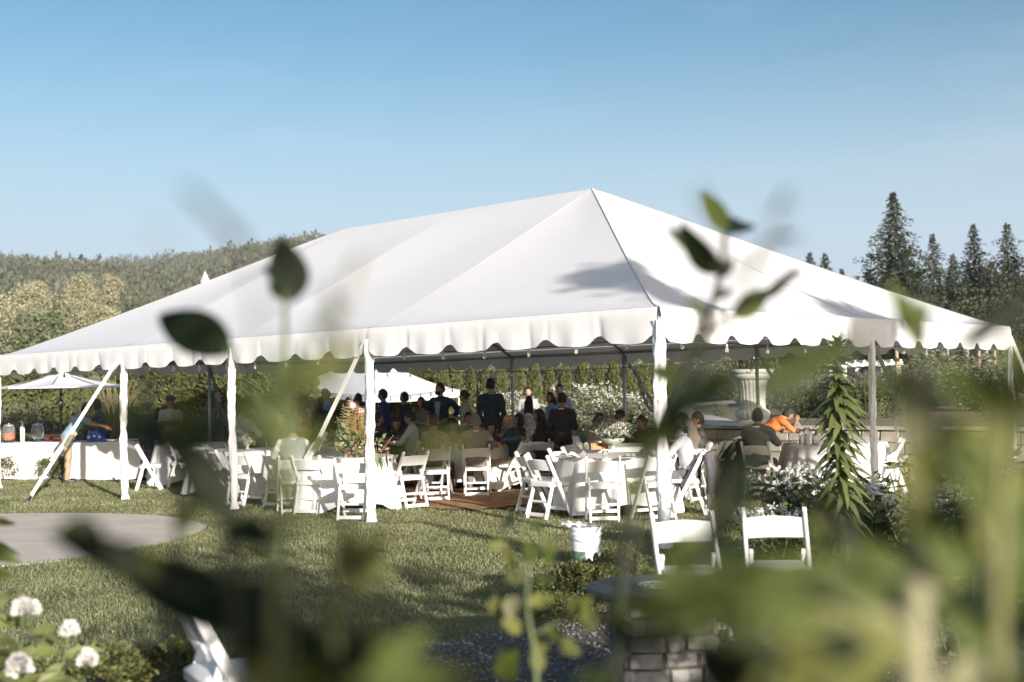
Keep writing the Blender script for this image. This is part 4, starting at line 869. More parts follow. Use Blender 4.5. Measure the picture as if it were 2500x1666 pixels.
def hand(mb, w, d, side, inward):
    d = Vector(d).normalized(); x = Vector(inward)-d*Vector(inward).dot(d); x = x.normalized() if x.length > 1e-3 else d.orthogonal().normalized(); y = d.cross(x)
    Mx = Matrix((y, x, d)).transposed()
    mb.ell(w+d*.045, (.040, .016, .052), Mx, 10, 7)
    for k, L_ in enumerate([.062, .072, .068, .052]):
        o = w+d*.088+y*(-.030+.020*k); p1 = o+d*L_*.5+x*.006; p2 = p1+d*L_*.38+x*.018; p3 = p2+d*L_*.12+x*.016
        mb.tube([o-d*.02, p1, p2, p3], [.0095, .009, .008, .005], 6)
    t = w+d*.03-y*.036; mb.tube([t, t+d*.03-y*.022+x*.01, t+d*.058-y*.024+x*.02], [.012, .010, .006], 6)
HAIRS = {}
def hairmesh(style, M, g):
    mb = MB(); n, m = 24, 18; vs = []; keep = []
    S_ = {'short': 1.10, 'crop': 1.06, 'bob': 1.2, 'long': 1.13, 'updo': 1.09, 'bald': 1.05, 'cap': 1.1}[style]
    sd = g.uniform(0, 9)
    for i in range(m+1):
        t = -PI/2+PI*i/m
        for k in range(n):
            a = 2*PI*k/n+PI/2; x, y, z = math.cos(t)*math.cos(a), math.cos(t)*math.sin(a), math.sin(t)
            w_ = 1+.035*math.sin(a*6+z*5+sd)+.03*math.sin(a*11-z*9); q = S_*w_
            vs.append((Vector((.076*x*q, .096*y*q-.005, .122*z*q+.004)), (x, y, z)))
    def ok(x, y, z):
        if style in ('short', 'crop', 'updo', 'cap'): return z > .52 - .28*(y < .55) or (y < .28 and z > .0) or (y < -.05 and z > -.48)
        if style == 'bald': return (y < .2 and -.45 < z < .25)
        if style == 'bob': return z > .55-.2*(y < .5) or (y < .45 and z > -.75)
        return z > .55-.2*(y < .5) or (y < .35 and z > -.9)
    fs = []
    for i in range(m):
        for k in range(n):
            idx = (i*n+k, i*n+(k+1) % n, (i+1)*n+(k+1) % n, (i+1)*n+k); c = [sum(vs[q][1][j] for q in idx)/4 for j in range(3)]
            if ok(*c): fs.append(idx)
    mb.add([M @ p for p, _ in vs], fs)
    if style == 'long':
        for k in range(9):
            xx = -.075+.15*k/8; mb.tube([M @ Vector((xx*.9, -.07, .02)), M @ Vector((xx*1.05, -.10, -.12)), M @ Vector((xx*1.1+.01*math.sin(k*2), -.105, -.26)), M @ Vector((xx*.9+.012*math.sin(k*3), -.10, -.36+.03*math.sin(k*2.3)))], [.03, .034, .030, .010], 7)
    if style == 'updo': mb.ell(M @ Vector((0, -.11, .03)), (.05, .04, .045), M.to_3x3(), 10, 7)
    if style == 'cap':
        pass
    return mb
def rotx(p, o, ang):
    v = Vector(p)-Vector(o); c, s = math.cos(ang), math.sin(ang); return Vector(o)+Vector((v.x, v.y*c+v.z*s, -v.y*s+v.z*c))
PEOPLE = {}
def person(who, hx, hy, depth, phi, pose='stand', arms='down', hair='short', hc=BLK, top=('shirt', (.1, .1, .1)), bot=(.03, .03, .035), skin='m', lean=0, hyaw=0, hpitch=0, ch=None, fem=False, over=None, pat=0, group=None, beard=None, dress=None):
    H = at(hx, hy, depth); sit = pose == 'sit'; g = random.Random(hash((hx, hy)) & 0xffff)
    w_ = .90 if fem else 1.0
    if sit: P0 = Vector((0, -.06, .55)); NK = .52; HD = .66
    else: P0 = Vector((0, 0, .92)); NK = .53; HD = .675
    ln = math.radians(lean); U = lambda x, y, z: rotx(P0+Vector((x, y, z)), P0, ln)
    neck, head = U(0, .0, NK), U(0, .03, HD); head.z = max(head.z, neck.z+.06)
    s = H.z/head.z
    if sit and not .93 < s < 1.07: 
        dz = H.z/max(.93, min(1.07, s))-head.z; s = max(.93, min(1.07, s)); 
        P0.z += dz; U = lambda x, y, z: rotx(P0+Vector((x, y, z)), P0, ln); neck, head = U(0, 0, NK), U(0, .03, HD); head.z = max(head.z, neck.z+.06)
    mbs = MB(); caps = []
    def cap(a, b, ra, rb, lab): capsule(mbs, a, b, ra, rb); caps.append((Vector(a), Vector(b), ra, rb, lab))
    Ml = Matrix.Rotation(-ln, 3, 'X')
    hipr = .165 if not fem else .17
    mbs.ell(U(0, -.01, .02), (hipr, .125, .13), Ml); caps.append((U(-.06, -.01, .02), U(.06, -.01, .02), .115, .115, 'hips'))
    mbs.ell(U(0, .0, .17), (.150*w_, .115, .16), Ml); mbs.ell(U(0, .005, .34), (.172*w_, .120, .18), Ml)
    caps.append((U(0, 0, .10), U(0, 0, .42), .14, .15, 'torso'))
    sh = {q: U(q*.175*w_, -.01, .455) for q in (-1, 1)}
    capsule(mbs, U(-.14*w_, -.01, .445), U(.14*w_, -.01, .445), .068, .068); caps.append((U(-.13, -.01, .44), U(.13, -.01, .44), .075, .075, 'torso'))
    cap(U(0, -.012, .46), head+Vector((0, 0, -.03)), .062*w_, .055*w_, 'neck')
    mbs.ell(head, (.068, .085, .108), None); caps.append((head+Vector((0, 0, -.05)), head+Vector((0, 0, .05)), .085, .085, 'head'))
    # legs
    hip = {q: U(q*.085, -.01, -.02) for q in (-1, 1)}; feet = {}
    for q in (-1, 1):
        if sit: kn = Vector((q*.12, .36, .49)); an = Vector((q*.13, .34+.05*g.uniform(-1, 1), .09))
        else: kn = Vector((q*.095, .02, .49)); an = Vector((q*.10, -.02, .09))
        cap(hip[q], kn, .088, .062, 'thigh'); cap(kn, an, .058, .042, 'shin'); tip = an+Vector((q*.02, .15, -.045)); cap(an+Vector((0, -.03, -.035)), tip, .038, .032, 'foot'); feet[q] = (an, tip)
    hands = []
    am = arms if isinstance(arms, tuple) else (arms, arms)
    for q, A in zip((-1, 1), am):
        S0 = sh[q]
        if A == 'down': e = S0+Vector((q*.055, -.03, -.28)); wr = e+Vector((-q*.01, .08, -.235))
        elif A == 'hips': e = S0+Vector((q*.19, -.10, -.20)); wr = P0+Vector((q*.175, .04, .09))
        elif A == 'crossed': e = S0+Vector((q*.045, .07, -.26)); wr = e+Vector((-q*.22, .12, .03+.02*q))
        elif A == 'hold': e = S0+Vector((q*.05, .02, -.28)); wr = e+Vector((-q*.07, .22, .06))
        elif A == 'table': e = S0+Vector((q*.08, .17, -.21)); e.z = max(e.z, .80 if sit else 0); wr = e+Vector((-q*.10, .215, 0)); wr.z = max(.80/s, wr.z-.03) if sit else wr.z
        elif A == 'reach': e = S0+Vector((q*.07, .24, -.13)); wr = e+Vector((q*.01, .235, -.06))
        elif A == 'face': e = S0+Vector((q*.05, .19, -.19)); wr = head+Vector((q*.05, .13, -.10))
        elif A == 'lap': e = S0+Vector((q*.05, .05, -.27)); wr = e+Vector((-q*.08, .22, -.06))
        cap(S0, e, .056*w_, .045*w_, 'upper'); cap(e, wr, .043*w_, .029, 'fore'); hands.append((wr, wr-e, q))
    # ---- body surface
    me = bpy.data.meshes.new('tmp'); me.from_pydata(mbs.v, [], mbs.f); to = bpy.data.objects.new('tmp', me); COL.objects.link(to)
    rm = to.modifiers.new('r', 'REMESH'); rm.mode = 'VOXEL'; rm.voxel_size = .021; sm = to.modifiers.new('s', 'SMOOTH'); sm.iterations = 4; sm.factor = .5
    dg = bpy.context.evaluated_depsgraph_get(); ev = to.evaluated_get(dg); bm_ = bpy.data.meshes.new_from_object(ev); bpy.data.objects.remove(to); bpy.data.meshes.remove(me)
    nv = len(bm_.vertices); co = np.empty(nv*3, np.float32); bm_.vertices.foreach_get('co', co); co = co.reshape(-1, 3); no_ = np.empty(nv*3, np.float32); bm_.vertices.foreach_get('normal', no_); no_ = no_.reshape(-1, 3)
    fc = [tuple(p.vertices) for p in bm_.polygons]; bpy.data.meshes.remove(bm_)
    best = np.full(nv, 9.); lab = np.zeros(nv, int); tt = np.zeros(nv); names = []
    for k, (a, b, ra, rb, nm) in enumerate(caps):
        ab = np.array(b-a); L2 = ab@ab; t = np.clip(((co-np.array(a))@ab)/max(L2, 1e-9), 0, 1); dd = np.linalg.norm(co-np.array(a)-t[:, None]*ab, axis=1)-(ra+(rb-ra)*t)
        u = dd < best; best[u] = dd[u]; lab[u] = k; tt[u] = t[u]; names.append(nm)
    vl = np.array([names[k] for k in lab])
    root = thing('person', who, 'person', (0, 0, 0), 0, group)
    Mh = (Matrix.Translation(head) @ Matrix.Rotation(math.radians(hyaw), 4, 'Z') @ Matrix.Rotation(math.radians(-hpitch-lean*.55), 4, 'X'))
    bb = MB(); bb.v = [tuple(p) for p in co]; bb.f = list(fc); headshape(bb, Mh)
    for wr, d, q in hands: hand(bb, wr, d, q, Vector((-q, .2, -.2)))
    nsk = len(bb.f)
    for q in (-1, 1): bb.ell(Mh @ Vector((q*.030, .083, .019)), (.012, .008, .007), Mh.to_3x3(), 7, 5); bb.ell(Mh @ Vector((q*.031, .089, .040)), (.017, .006, .004), Mh.to_3x3(), 6, 4)
    ne = len(bb.f); bb.ell(Mh @ Vector((0, .092, -.057)), (.024, .007, .007), Mh.to_3x3(), 8, 5)
    o = bb.build('body', skinm(skin), root, True); o.data.materials.append(m_eye); o.data.materials.append(m_lip)
    mi = np.zeros(len(bb.f), np.int32); mi[nsk:ne] = 1; mi[ne:] = 2; o.data.polygons.foreach_set('material_index', mi)
    # ---- clothes grown from the body surface
    def garment(name, vmask, off, m, fold=.006):
        keep = [f for f in fc if all(vmask[i] for i in f)]
        ids = sorted({i for f in keep for i in f}); mp_ = {i: k for k, i in enumerate(ids)}; ids = np.array(ids, int)
        if not len(ids): return
        c = co[ids]; n_ = no_[ids]; w = off+fold*(np.sin(c[:, 2]*38+c[:, 0]*21+hx)+.7*np.sin(c[:, 1]*45-c[:, 2]*23))
        b2 = MB(); b2.v = [tuple(p) for p in c+n_*w[:, None]]; b2.f = [tuple(mp_[i] for i in f) for f in keep]; return b2.build(name, m, root, True)
    tk, tcol = top; tor = np.isin(vl, ['torso']) ; hips = vl == 'hips'
    sleeves = np.isin(vl, ['upper', 'fore']) if tk in ('shirt', 'jacket') else ((vl == 'upper') & (tt < .85) if tk == 'tshirt' else (vl == 'upper') & (tt < .25))
    tg_ = garment({'shirt': 'shirt', 'jacket': 'jacket', 'tshirt': 't_shirt', 'blouse': 'blouse', 'dress': 'dress'}[tk], tor | sleeves | (hips if tk in ('jacket', 'tshirt', 'dress') else hips & (co[:, 2] > P0.z+.03)), .020 if tk == 'jacket' else .011, cloth(tcol, pat), .007 if tk == 'jacket' else .005)
    if over: garment('vest', tor | (hips & (co[:, 2] > P0.z)), .024, cloth(over), .003)
    if bot: garment('trousers', np.isin(vl, ['thigh', 'shin']) | hips, .009, cloth(bot), .006)
    if dress:
        zt, zb = P0.z+.06, (P0.z-.12 if sit else .35); MB().lathe([(.17, zt), (.20, zt-.15), (.24, (zt+zb)/2), (.29, zb)], n=40, fn=lambda a, r, z: (r*(1+.06*math.sin(9*a)*(zt-z)), z)).build('skirt', cloth(dress, pat), root, True, (0, P0.y, 0))
    # collar ring
    nb = U(0, -.006, NK-.028); cr_ = MB(); cm = cloth((.62, .63, .66)) if tk == 'jacket' else cloth(tcol, pat)
    if tk in ('shirt', 'jacket'):
        ring = [nb+Ml @ Vector((.071*w_*math.cos(a), .074*math.sin(a), -.018*math.sin(a))) for a in [2*PI*k/18 for k in range(19)]]; cr_.tube(ring, .016, 6); cr_.build('collar', cm, tg_ or root, True)
    if tk == 'jacket' and abs(((phi+90+180) % 360)-180) < 100:      # open front: shirt shows between lapels
        f_ = MB(); f_.grid(lambda u, v: U((-.07+.14*u)*(.35+.65*v), .162+.006*math.sin(PI*u)-.03*v*v, .06+.38*v), 6, 8); f_.build('shirt_front', cloth((.36, .42, .58)), root, True)
    for q in (-1, 1):
        a, t_ = feet[q]; s_ = MB(); capsule(s_, a+Vector((0, -.035, -.045)), t_+Vector((0, .01, 0)), .044, .038, 9); s_.v = [(x, y, max(0.0, z)) for x, y, z in s_.v]; s_.build('shoe', m_shoe, root, True)
    hr_ = hairmesh(hair, Mh, g).build('hair', hairm(hc), root, True)
    if hair == 'cap':
        c_ = MB(); c_.lathe([(.10, .045), (.101, .075), (.085, .125), (.04, .145), (.003, .15)], n=20); c_.grid(lambda u, v: Vector((-.075+.15*u, .07+.11*v*math.sin(PI*(.15+.7*u)), .05-.02*v)), 8, 3); c_.v = [tuple(Mh @ Vector(p)) for p in c_.v]; c_.build('cap', cloth((.05, .05, .06)), hr_, True)
    if beard: b_ = MB(); b_.grid(lambda u, v: Mh @ Vector((.078*math.cos(PI*u)*(.95-.3*v), .035+.073*math.sin(PI*u)*(1-.1*v), -.040-.075*v)), 14, 5); b_.build('beard', hairm(hc), root, True)
    # place: head lands on H
    r_ = Matrix.Rotation(math.radians(phi-90), 3, 'Z'); hl = r_ @ Vector((head.x*s, head.y*s, 0))
    root.location = (H.x-hl.x, H.y-hl.y, 0); root.rotation_euler = (0, 0, math.radians(phi-90)); root.scale = (s, s, s); PEOPLE[who] = root
    if sit and ch: dup(CH, (root.location.x, root.location.y, 0), math.radians(phi-90), ch)
    return root
NV, LB, BK, WH, GB, CH_ = (.012, .022, .06), (.20, .32, .58), (.010, .010, .012), (.66, .65, .63), (.125, .105, .085), (.03, .03, .034)
QUE = 'guests standing in line behind the tables'; SEA = 'guests seated at the round tables'
# -- left, at the buffet
person('man in grey-blue t-shirt and tan shorts bending over the short buffet table', 212, 1000, 24.3, 25, 'stand', 'reach', 'short', BLK, ('tshirt', (.13, .19, .25)), (.36, .28, .18), lean=32)
person('person in dark navy top serving food, behind the man in grey-blue t-shirt', 234, 990, 26.1, 200, 'stand', 'reach', 'bob', BLK, ('tshirt', (.02, .03, .06)), lean=12, fem=True)
person('dark silhouetted guest with short hair left of the man in white shirt', 360, 997, 24.6, 70, 'stand', 'hold', 'short', BLK, ('shirt', (.03, .035, .03)))
person('man in white shirt and dark cap with folded arms by the cypress hedge', 416, 982, 25.2, -80, 'stand', 'crossed', 'cap', BLK, ('tshirt', WH), (.2, .18, .15), 'm')
person('seated guest in pale teal shirt just left of the third tent leg', 590, 1000, 21.4, 60, 'sit', 'table', 'short', BLK, ('shirt', (.42, .50, .50)), ch='white folding chair under the guest in pale teal shirt', group=SEA)
person('dim guest standing behind the blurred stem, right of the third tent leg', 616, 988, 24.5, 100, 'stand', 'down', 'short', BLK, ('jacket', (.05, .055, .06)))
person('guest in dark brown top behind the man in the vest, half blurred', 686, 1022, 21.5, -60, 'sit', 'table', 'bob', BRN, ('shirt', (.06, .04, .03)), ch='white folding chair under the guest in dark brown top', fem=True, group=SEA)
p7 = person('seated man in white shirt and grey vest with one arm stretched along the table', 714, 1046, 17.2, 105, 'sit', ('table', 'reach'), 'crop', BLK, ('shirt', (.72, .71, .69)), (.25, .26, .26), 'm', over=(.17, .19, .19), ch='white folding chair under the man in white shirt and grey vest', group=SEA)
person('guest in mustard top beyond the man in the vest', 738, 1026, 20.5, -150, 'sit', 'table', 'long', BRN, ('shirt', (.36, .19, .03)), ch='white folding chair under the guest in mustard top', fem=True, group=SEA)
# -- the queue
person('woman with long dark hair in light blue shirt, back turned, left end of the line', 741, 980, 25.8, 75, 'stand', 'hold', 'long', BRN, ('shirt', (.28, .36, .50)), fem=True, group=QUE)
person('man in bright blue shirt with glasses in the line, behind the black-haired woman', 795, 964, 26.6, -150, 'stand', 'hold', 'short', BLK, ('shirt', (.12, .28, .62)), hpitch=20, group=QUE)
person('woman in black with long black hair in the line before the blue-shirted man', 782, 984, 25.2, 70, 'stand', 'hold', 'long', BLK, ('shirt', BK), fem=True, group=QUE)
person('black-haired guest in black just behind the ratchet of the slanting strap', 817, 986, 25.4, 80, 'stand', 'hold', 'bob', BLK, ('shirt', BK), fem=True, group=QUE)
person('woman with orange top facing us in the line, right of the slanting strap', 851, 985, 26.2, -100, 'stand', 'hold', 'bob', BRN, ('tshirt', (.50, .20, .09)), fem=True, group=QUE)
person('woman with very long black hair and grey top left of the second tent leg', 875, 976, 25.4, 80, 'stand', 'hold', 'long', BLK, ('shirt', (.15, .14, .15)), fem=True, group=QUE)
person('man in dark blue shirt just right of the second tent leg, facing left', 934, 966, 25.6, 170, 'stand', 'hold', 'short', BLK, ('shirt', (.012, .03, .12)), group=QUE)
person('man in dark navy shirt facing left in front of the pop-up canopy', 987, 972, 25.8, 160, 'stand', 'hold', 'short', BLK, ('shirt', (.010, .016, .035)), group=QUE)
person('woman with short dark bob and grey-green top walking left', 1028, 985, 25.0, -130, 'stand', 'hold', 'bob', BRN, ('blouse', (.085, .095, .08)), fem=True, group=QUE)
person('bearded man in navy blazer and light blue shirt with hands on hips', 1074, 951, 25.6, -115, 'stand', 'hips', 'short', BRN, ('jacket', (.016, .028, .06)), (.02, .03, .05), 'l', hyaw=-25, beard=1, group=QUE)
person('woman in patterned pale blouse with tied hair, facing left', 1132, 968, 25.4, 165, 'stand', 'hold', 'updo', BRN, ('tshirt', (.40, .39, .36)), fem=True, skin='l', pat=1, group=QUE)
person('tall man in dark navy suit with his back to us, beside the back tent leg', 1199, 941, 25.4, 85, 'stand', 'down', 'short', BLK, ('jacket', (.018, .027, .045)), (.02, .028, .045), 'l', hyaw=-35, group=QUE)
person('woman with long black hair in pale dress, back turned, before the white flowers', 1292, 981, 25.0, 80, 'stand', 'hold', 'long', BLK, ('dress', (.46, .47, .45)), (.46, .47, .45), fem=True, pat=1, dress=(.46, .47, .45), group=QUE)
person('guest far behind the woman in the pale dress, face towards us', 1289, 958, 29, -90, 'stand', 'down', 'short', BLK, ('shirt', (.2, .2, .2)), skin='l', group=QUE)
person('woman in sky blue shirt with long dark hair, left of the man in black suit', 1343, 972, 25.6, -150, 'stand', 'hold', 'long', BRN, ('shirt', (.24, .36, .60)), fem=True, group=QUE)
person('man with glasses looking over the shoulder of the man in black suit', 1366, 953, 26.3, -100, 'stand', 'down', 'short', BRN, ('shirt', (.25, .3, .4)), skin='l', group=QUE)
person('big man in black suit standing with his back to us between the tables', 1373, 977, 20.6, 78, 'stand', 'hold', 'short', BLK, ('jacket', BK), BK, 'd', hpitch=10, group=QUE)
# -- seated
person('seated guest in black right behind the second tent leg', 922, 1024, 21.2, 20, 'sit', 'table', 'short', BLK, ('shirt', BK), ch='white folding chair under the guest in black behind the second leg', group=SEA)
person('seated woman with black hair and black top facing us', 968, 1036, 22.0, -95, 'sit', 'table', 'long', BLK, ('shirt', (.008, .008, .010)), fem=True, hpitch=12, ch='white folding chair under the black-haired woman facing us', group=SEA)
person('seated man in white shirt bending left behind the flowered blouse', 1001, 1022, 21.0, 175, 'sit', 'table', 'short', BLK, ('shirt', (.45, .47, .52)), hpitch=15, ch='white folding chair under the man in white shirt bending left', group=SEA)
person('seated woman in dark floral blouse with hair up, back turned', 1060, 1031, 19.5, 70, 'sit', 'table', 'updo', BRN, ('shirt', (.15, .10, .085)), fem=True, pat=1, ch='white folding chair under the woman in dark floral blouse', group=SEA)
person('seated woman with long black hair and red top facing us across the middle table', 1107, 1040, 21.7, -90, 'sit', 'table', 'long', BLK, ('blouse', (.16, .03, .03)), fem=True, hpitch=15, ch='white folding chair under the woman in red top', group=SEA)
person('seated man in grey-brown suit with his back to us in a white chair', 1162, 1030, 19.3, 90, 'sit', 'table', 'crop', GRY, ('jacket', GB), (.10, .085, .07), 'm', ch='white folding chair under the man in grey-brown suit, legs bright in the sun', group=SEA)
person('dark-haired guest behind the man in grey-brown suit, left of his head', 1144, 1023, 22.4, -80, 'sit', 'table', 'short', BLK, ('shirt', (.02, .02, .022)), ch='white folding chair under the dark-haired guest behind the suit', group=SEA)
person('seated woman with long black hair turned towards the bald man', 1196, 1046, 21.4, -40, 'sit', 'table', 'long', BLK, ('shirt', BK), fem=True, hpitch=14, ch='white folding chair under the woman beside the bald man', group=SEA)
person('bald man in dark navy polo and khaki trousers facing left', 1241, 1030, 19.9, 160, 'sit', 'table', 'bald', GRY, ('tshirt', (.006, .016, .028)), (.34, .27, .19), 'm', lean=10, hpitch=10, ch='white folding chair under the bald man, one leg slanting left', group=SEA)
person('dark-haired guest just behind the shoulder of the bald man', 1266, 1028, 22.6, 200, 'sit', 'table', 'bob', BLK, ('shirt', (.02, .018, .02)), fem=True, ch='white folding chair under the guest behind the bald man', group=SEA)
person('woman with short black hair and grey top facing left, before the pale dress', 1316, 1018, 21.8, 185, 'sit', 'table', 'bob', BLK, ('blouse', (.12, .105, .095)), fem=True, ch='white folding chair under the short-haired woman in grey', group=SEA)
person('dark guest bent low left of the man in black suit', 1327, 1040, 21.0, 60, 'sit', 'table', 'long', BLK, ('shirt', BK), fem=True, ch='white folding chair under the dark guest by the black suit', group=SEA)
person('seated man in grey-brown jacket looking right behind the flower bowl', 1463, 1028, 19.6, 55, 'sit', 'table', 'short', BLK, ('jacket', (.10, .085, .075)), (.05, .05, .05), 'm', lean=14, hyaw=-25, hpitch=15, ch='white folding chair under the man behind the flower bowl', group=SEA)
person('balding guest between two dark-haired men behind the flower bowl', 1491, 1030, 21.4, -90, 'sit', 'table', 'bald', GRY, ('shirt', (.03, .03, .03)), hpitch=30, ch='white folding chair under the balding guest', group=SEA)
person('seated man in black with thick black hair behind the flower bowl, right', 1516, 1020, 20.3, 20, 'sit', 'table', 'short', BLK, ('shirt', BK), ch='white folding chair under the thick-haired man in black', group=SEA)
person('dim guest left of the front tent leg, half behind the blurred leaf', 1566, 1033, 20.6, -150, 'sit', 'table', 'short', BLK, ('shirt', (.02, .022, .018)), ch='white folding chair under the dim guest left of the front leg', group=SEA)
r1 = person('seated man in pale grey shirt right of the front tent leg', 1648, 1040, 16.05, 168, 'sit', 'table', 'crop', (.10, .075, .05), ('shirt', (.56, .56, .60)), (.07, .07, .08), 'm', lean=16, hpitch=8, ch='white folding chair under the man in pale grey shirt', group=SEA)
person('dark-haired guest right behind the man in pale grey shirt', 1665, 1028, 18.6, 185, 'sit', 'table', 'short', BLK, ('shirt', (.05, .045, .04)), ch='white folding chair under the guest behind the pale grey shirt', group=SEA)
person('woman with long greyish brown hair behind the man in pale grey shirt', 1679, 1044, 17.7, 130, 'sit', 'table', 'long', (.16, .13, .10), ('shirt', (.08, .07, .065)), fem=True, ch='white folding chair under the woman with long greyish hair', group=SEA)
person('guest in dark top with bare pink shoulder facing left by the stone wall', 1702, 1026, 18.4, 175, 'sit', 'table', 'short', BRN, ('blouse', (.04, .035, .032)), fem=True, ch='white folding chair under the guest with bare shoulder', group=SEA)
r4 = person('seated man in grey jacket with his back to us near the lily', 1850, 1018, 18.3, 62, 'sit', 'table', 'short', BLK, ('jacket', (.060, .064, .062)), (.02, .02, .02), 'm', ch='white folding chair under the man in grey jacket near the lily', group=SEA)
person('guest in orange shirt bending right over the far table', 1925, 1012, 19.6, 10, 'stand', ('table', 'face'), 'short', BLK, ('tshirt', (.56, .17, .035)), (.4, .15, .04), 'd', lean=52, hpitch=0)
# -- coats hung on chairs (things of their own)
def coat(label, chpos, phi, m, L_=.62):
    o = MB(); n = 26
    def fn(u, v):
        x = -.225+.45*u+.02*math.sin(v*5+u*3); t = v*2-1
        y = -.235-.055*math.cos(t*PI/2)**.5*(1 if t < 0 else 1); z = .83-abs(t)*L_*(.62 if t > 0 else 1)+.0*u
        y = -.23+(.075 if t > 0 else -.055)*min(1, abs(t)*6)**.5 + (.22*abs(t) if t > 0 else .02)+.018*math.sin(u*17+v*4)*abs(t)
        return Vector((x*(1+.12*abs(t)), y, z-.05*(2*u-1)**2))
    o.grid(fn, 24, 30); q = thing('coat', label, 'coat', chpos, math.radians(phi-90)); o.build('coat_body', m, q, True)
    for s in (-1, 1): MB().tube([Vector((s*.22, -.27, .78)), Vector((s*.28, -.31, .55)), Vector((s*.27, -.29, .28))], [.05, .055, .045], 9).build('sleeve', m, q, True)
coat('grey suit coat hanging from the back of the chair right of the front leg', tuple(r1.location), 168, cloth((.085, .085, .095)), .70)
coat('dark jacket hung over the chair back before the stone wall', (3.3, 19.2, 0), 150, cloth((.02, .018, .018)), .5)
# ================================================================ PLANTS AND FLOWERS
m_stem = mat('green_stem', (.12, .15, .06), .7, .2, 8); m_phl = mat('phlox_leaf', (.050, .078, .026), .6, 0, 4, island=(.13, .155, .06), transl=.25); m_box = mat('box_leaf', (.055, .070, .018), .6, 0, 6, island=(.20, .20, .07), transl=.2)
m_lil = mat('lily_leaf', (.07, .10, .028), .4, 0, 5, island=(.19, .21, .08), transl=.25); m_lav = mat('lavender_bloom', (.10, .07, .16), .8, 0, 4, island=(.22, .17, .30), transl=.1); m_silver = mat('silver_leaf', (.13, .14, .105), .7, 0, 3, island=(.26, .255, .19), transl=.15)
m_tan = mat('dry_grass', (.22, .19, .10), .8, 0, 3, island=(.38, .33, .20), transl=.25); m_mauve = mat('mauve_bloom', (.32, .24, .33), .8, 0, 3, island=(.50, .42, .48), transl=.2); m_orfl = mat('orange_bloom', (.55, .16, .03), .7, 0, 3, island=(.65, .3, .08), transl=.2)
# ---- lawn blades
NB = 330000
d_ = np.sqrt(rng.uniform(7.2**2, 27**2, NB*2)); d_ = np.where(rng.random(NB*2) < .55, 7.2+(d_-7.2)*rng.uniform(.2, 1, NB*2), d_); x_ = rng.uniform(-.56, .50, NB*2)*d_
keep = inpoly(x_, d_, lawn_poly) & ~inpoly(x_, d_, path_poly); wn_ = inpoly(x_, d_, worn); keep &= ~(wn_ & (rng.random(NB*2) < .75))
x_, d_ = x_[keep][:NB], d_[keep][:NB]; n_ = len(x_)
h_ = rng.uniform(.014, .042, n_)*(1+.35*np.sin(x_*3.1+d_*2)*np.sin(d_*4.3)); a_ = rng.uniform(0, 6.28, n_); ln_ = rng.normal(0, .014, (n_, 2)); wd = .0016+.00021*d_
z0 = (.018*np.sin(x_*.9+1)*np.sin(d_*.7)+.01*np.sin(x_*2.1+d_*1.3))*.4-.003
ca_, sa_ = np.cos(a_)*wd, np.sin(a_)*wd; tw = rng.uniform(.35, .8, n_)
p0 = np.stack([x_-ca_, d_-sa_, z0], 1); p1 = np.stack([x_+ca_, d_+sa_, z0], 1); p2 = np.stack([x_+ln_[:, 0]+ca_*tw, d_+ln_[:, 1]+sa_*tw, z0+h_*.9], 1); p3 = np.stack([x_+ln_[:, 0]-ca_*tw, d_+ln_[:, 1]-sa_*tw, z0+h_], 1)
me = npmesh('grass', np.stack([p0, p1, p2, p3], 1).reshape(-1, 3), np.arange(4*n_).reshape(-1, 4), mat('grass_blade', (.070, .100, .030), .75, 0, .9, island=(.38, .375, .205), transl=.35, detail=6)); stuff(link('grass', me))
# ---- gravel stones
ng = 9000; q_ = [p for p in zip(rng.uniform(-.9, 3.6, ng*3), rng.uniform(4.6, 9.4, ng*3))]; qa = np.array(q_); k_ = inpoly(qa[:, 0], qa[:, 1], gpoly); qa = qa[k_][:ng]; n_ = len(qa); sz = rng.uniform(.006, .016, n_)
oc = np.array([[1, 0, 0], [0, 1, 0], [-1, 0, 0], [0, -1, 0], [0, 0, .7], [0, 0, -.7]]); of = np.array([[0, 1, 4], [1, 2, 4], [2, 3, 4], [3, 0, 4], [1, 0, 5], [2, 1, 5], [3, 2, 5], [0, 3, 5]])
an = rng.uniform(0, 6.28, n_); ca, sa = np.cos(an), np.sin(an); P_ = oc[None]*sz[:, None, None]*rng.uniform(.6, 1.4, (n_, 6, 1)); P_ = np.stack([P_[..., 0]*ca[:, None]-P_[..., 1]*sa[:, None], P_[..., 0]*sa[:, None]+P_[..., 1]*ca[:, None], P_[..., 2]], -1)+np.stack([qa[:, 0], qa[:, 1], np.full(n_, .034)], 1)[:, None]
me = npmesh('gravel', P_.reshape(-1, 3), (of[None]+6*np.arange(n_)[:, None, None]).reshape(-1, 3), mat('gravel_stone', (.085, .082, .078), .8, 0, 3, island=(.36, .32, .275))); stuff(link('gravel', me))
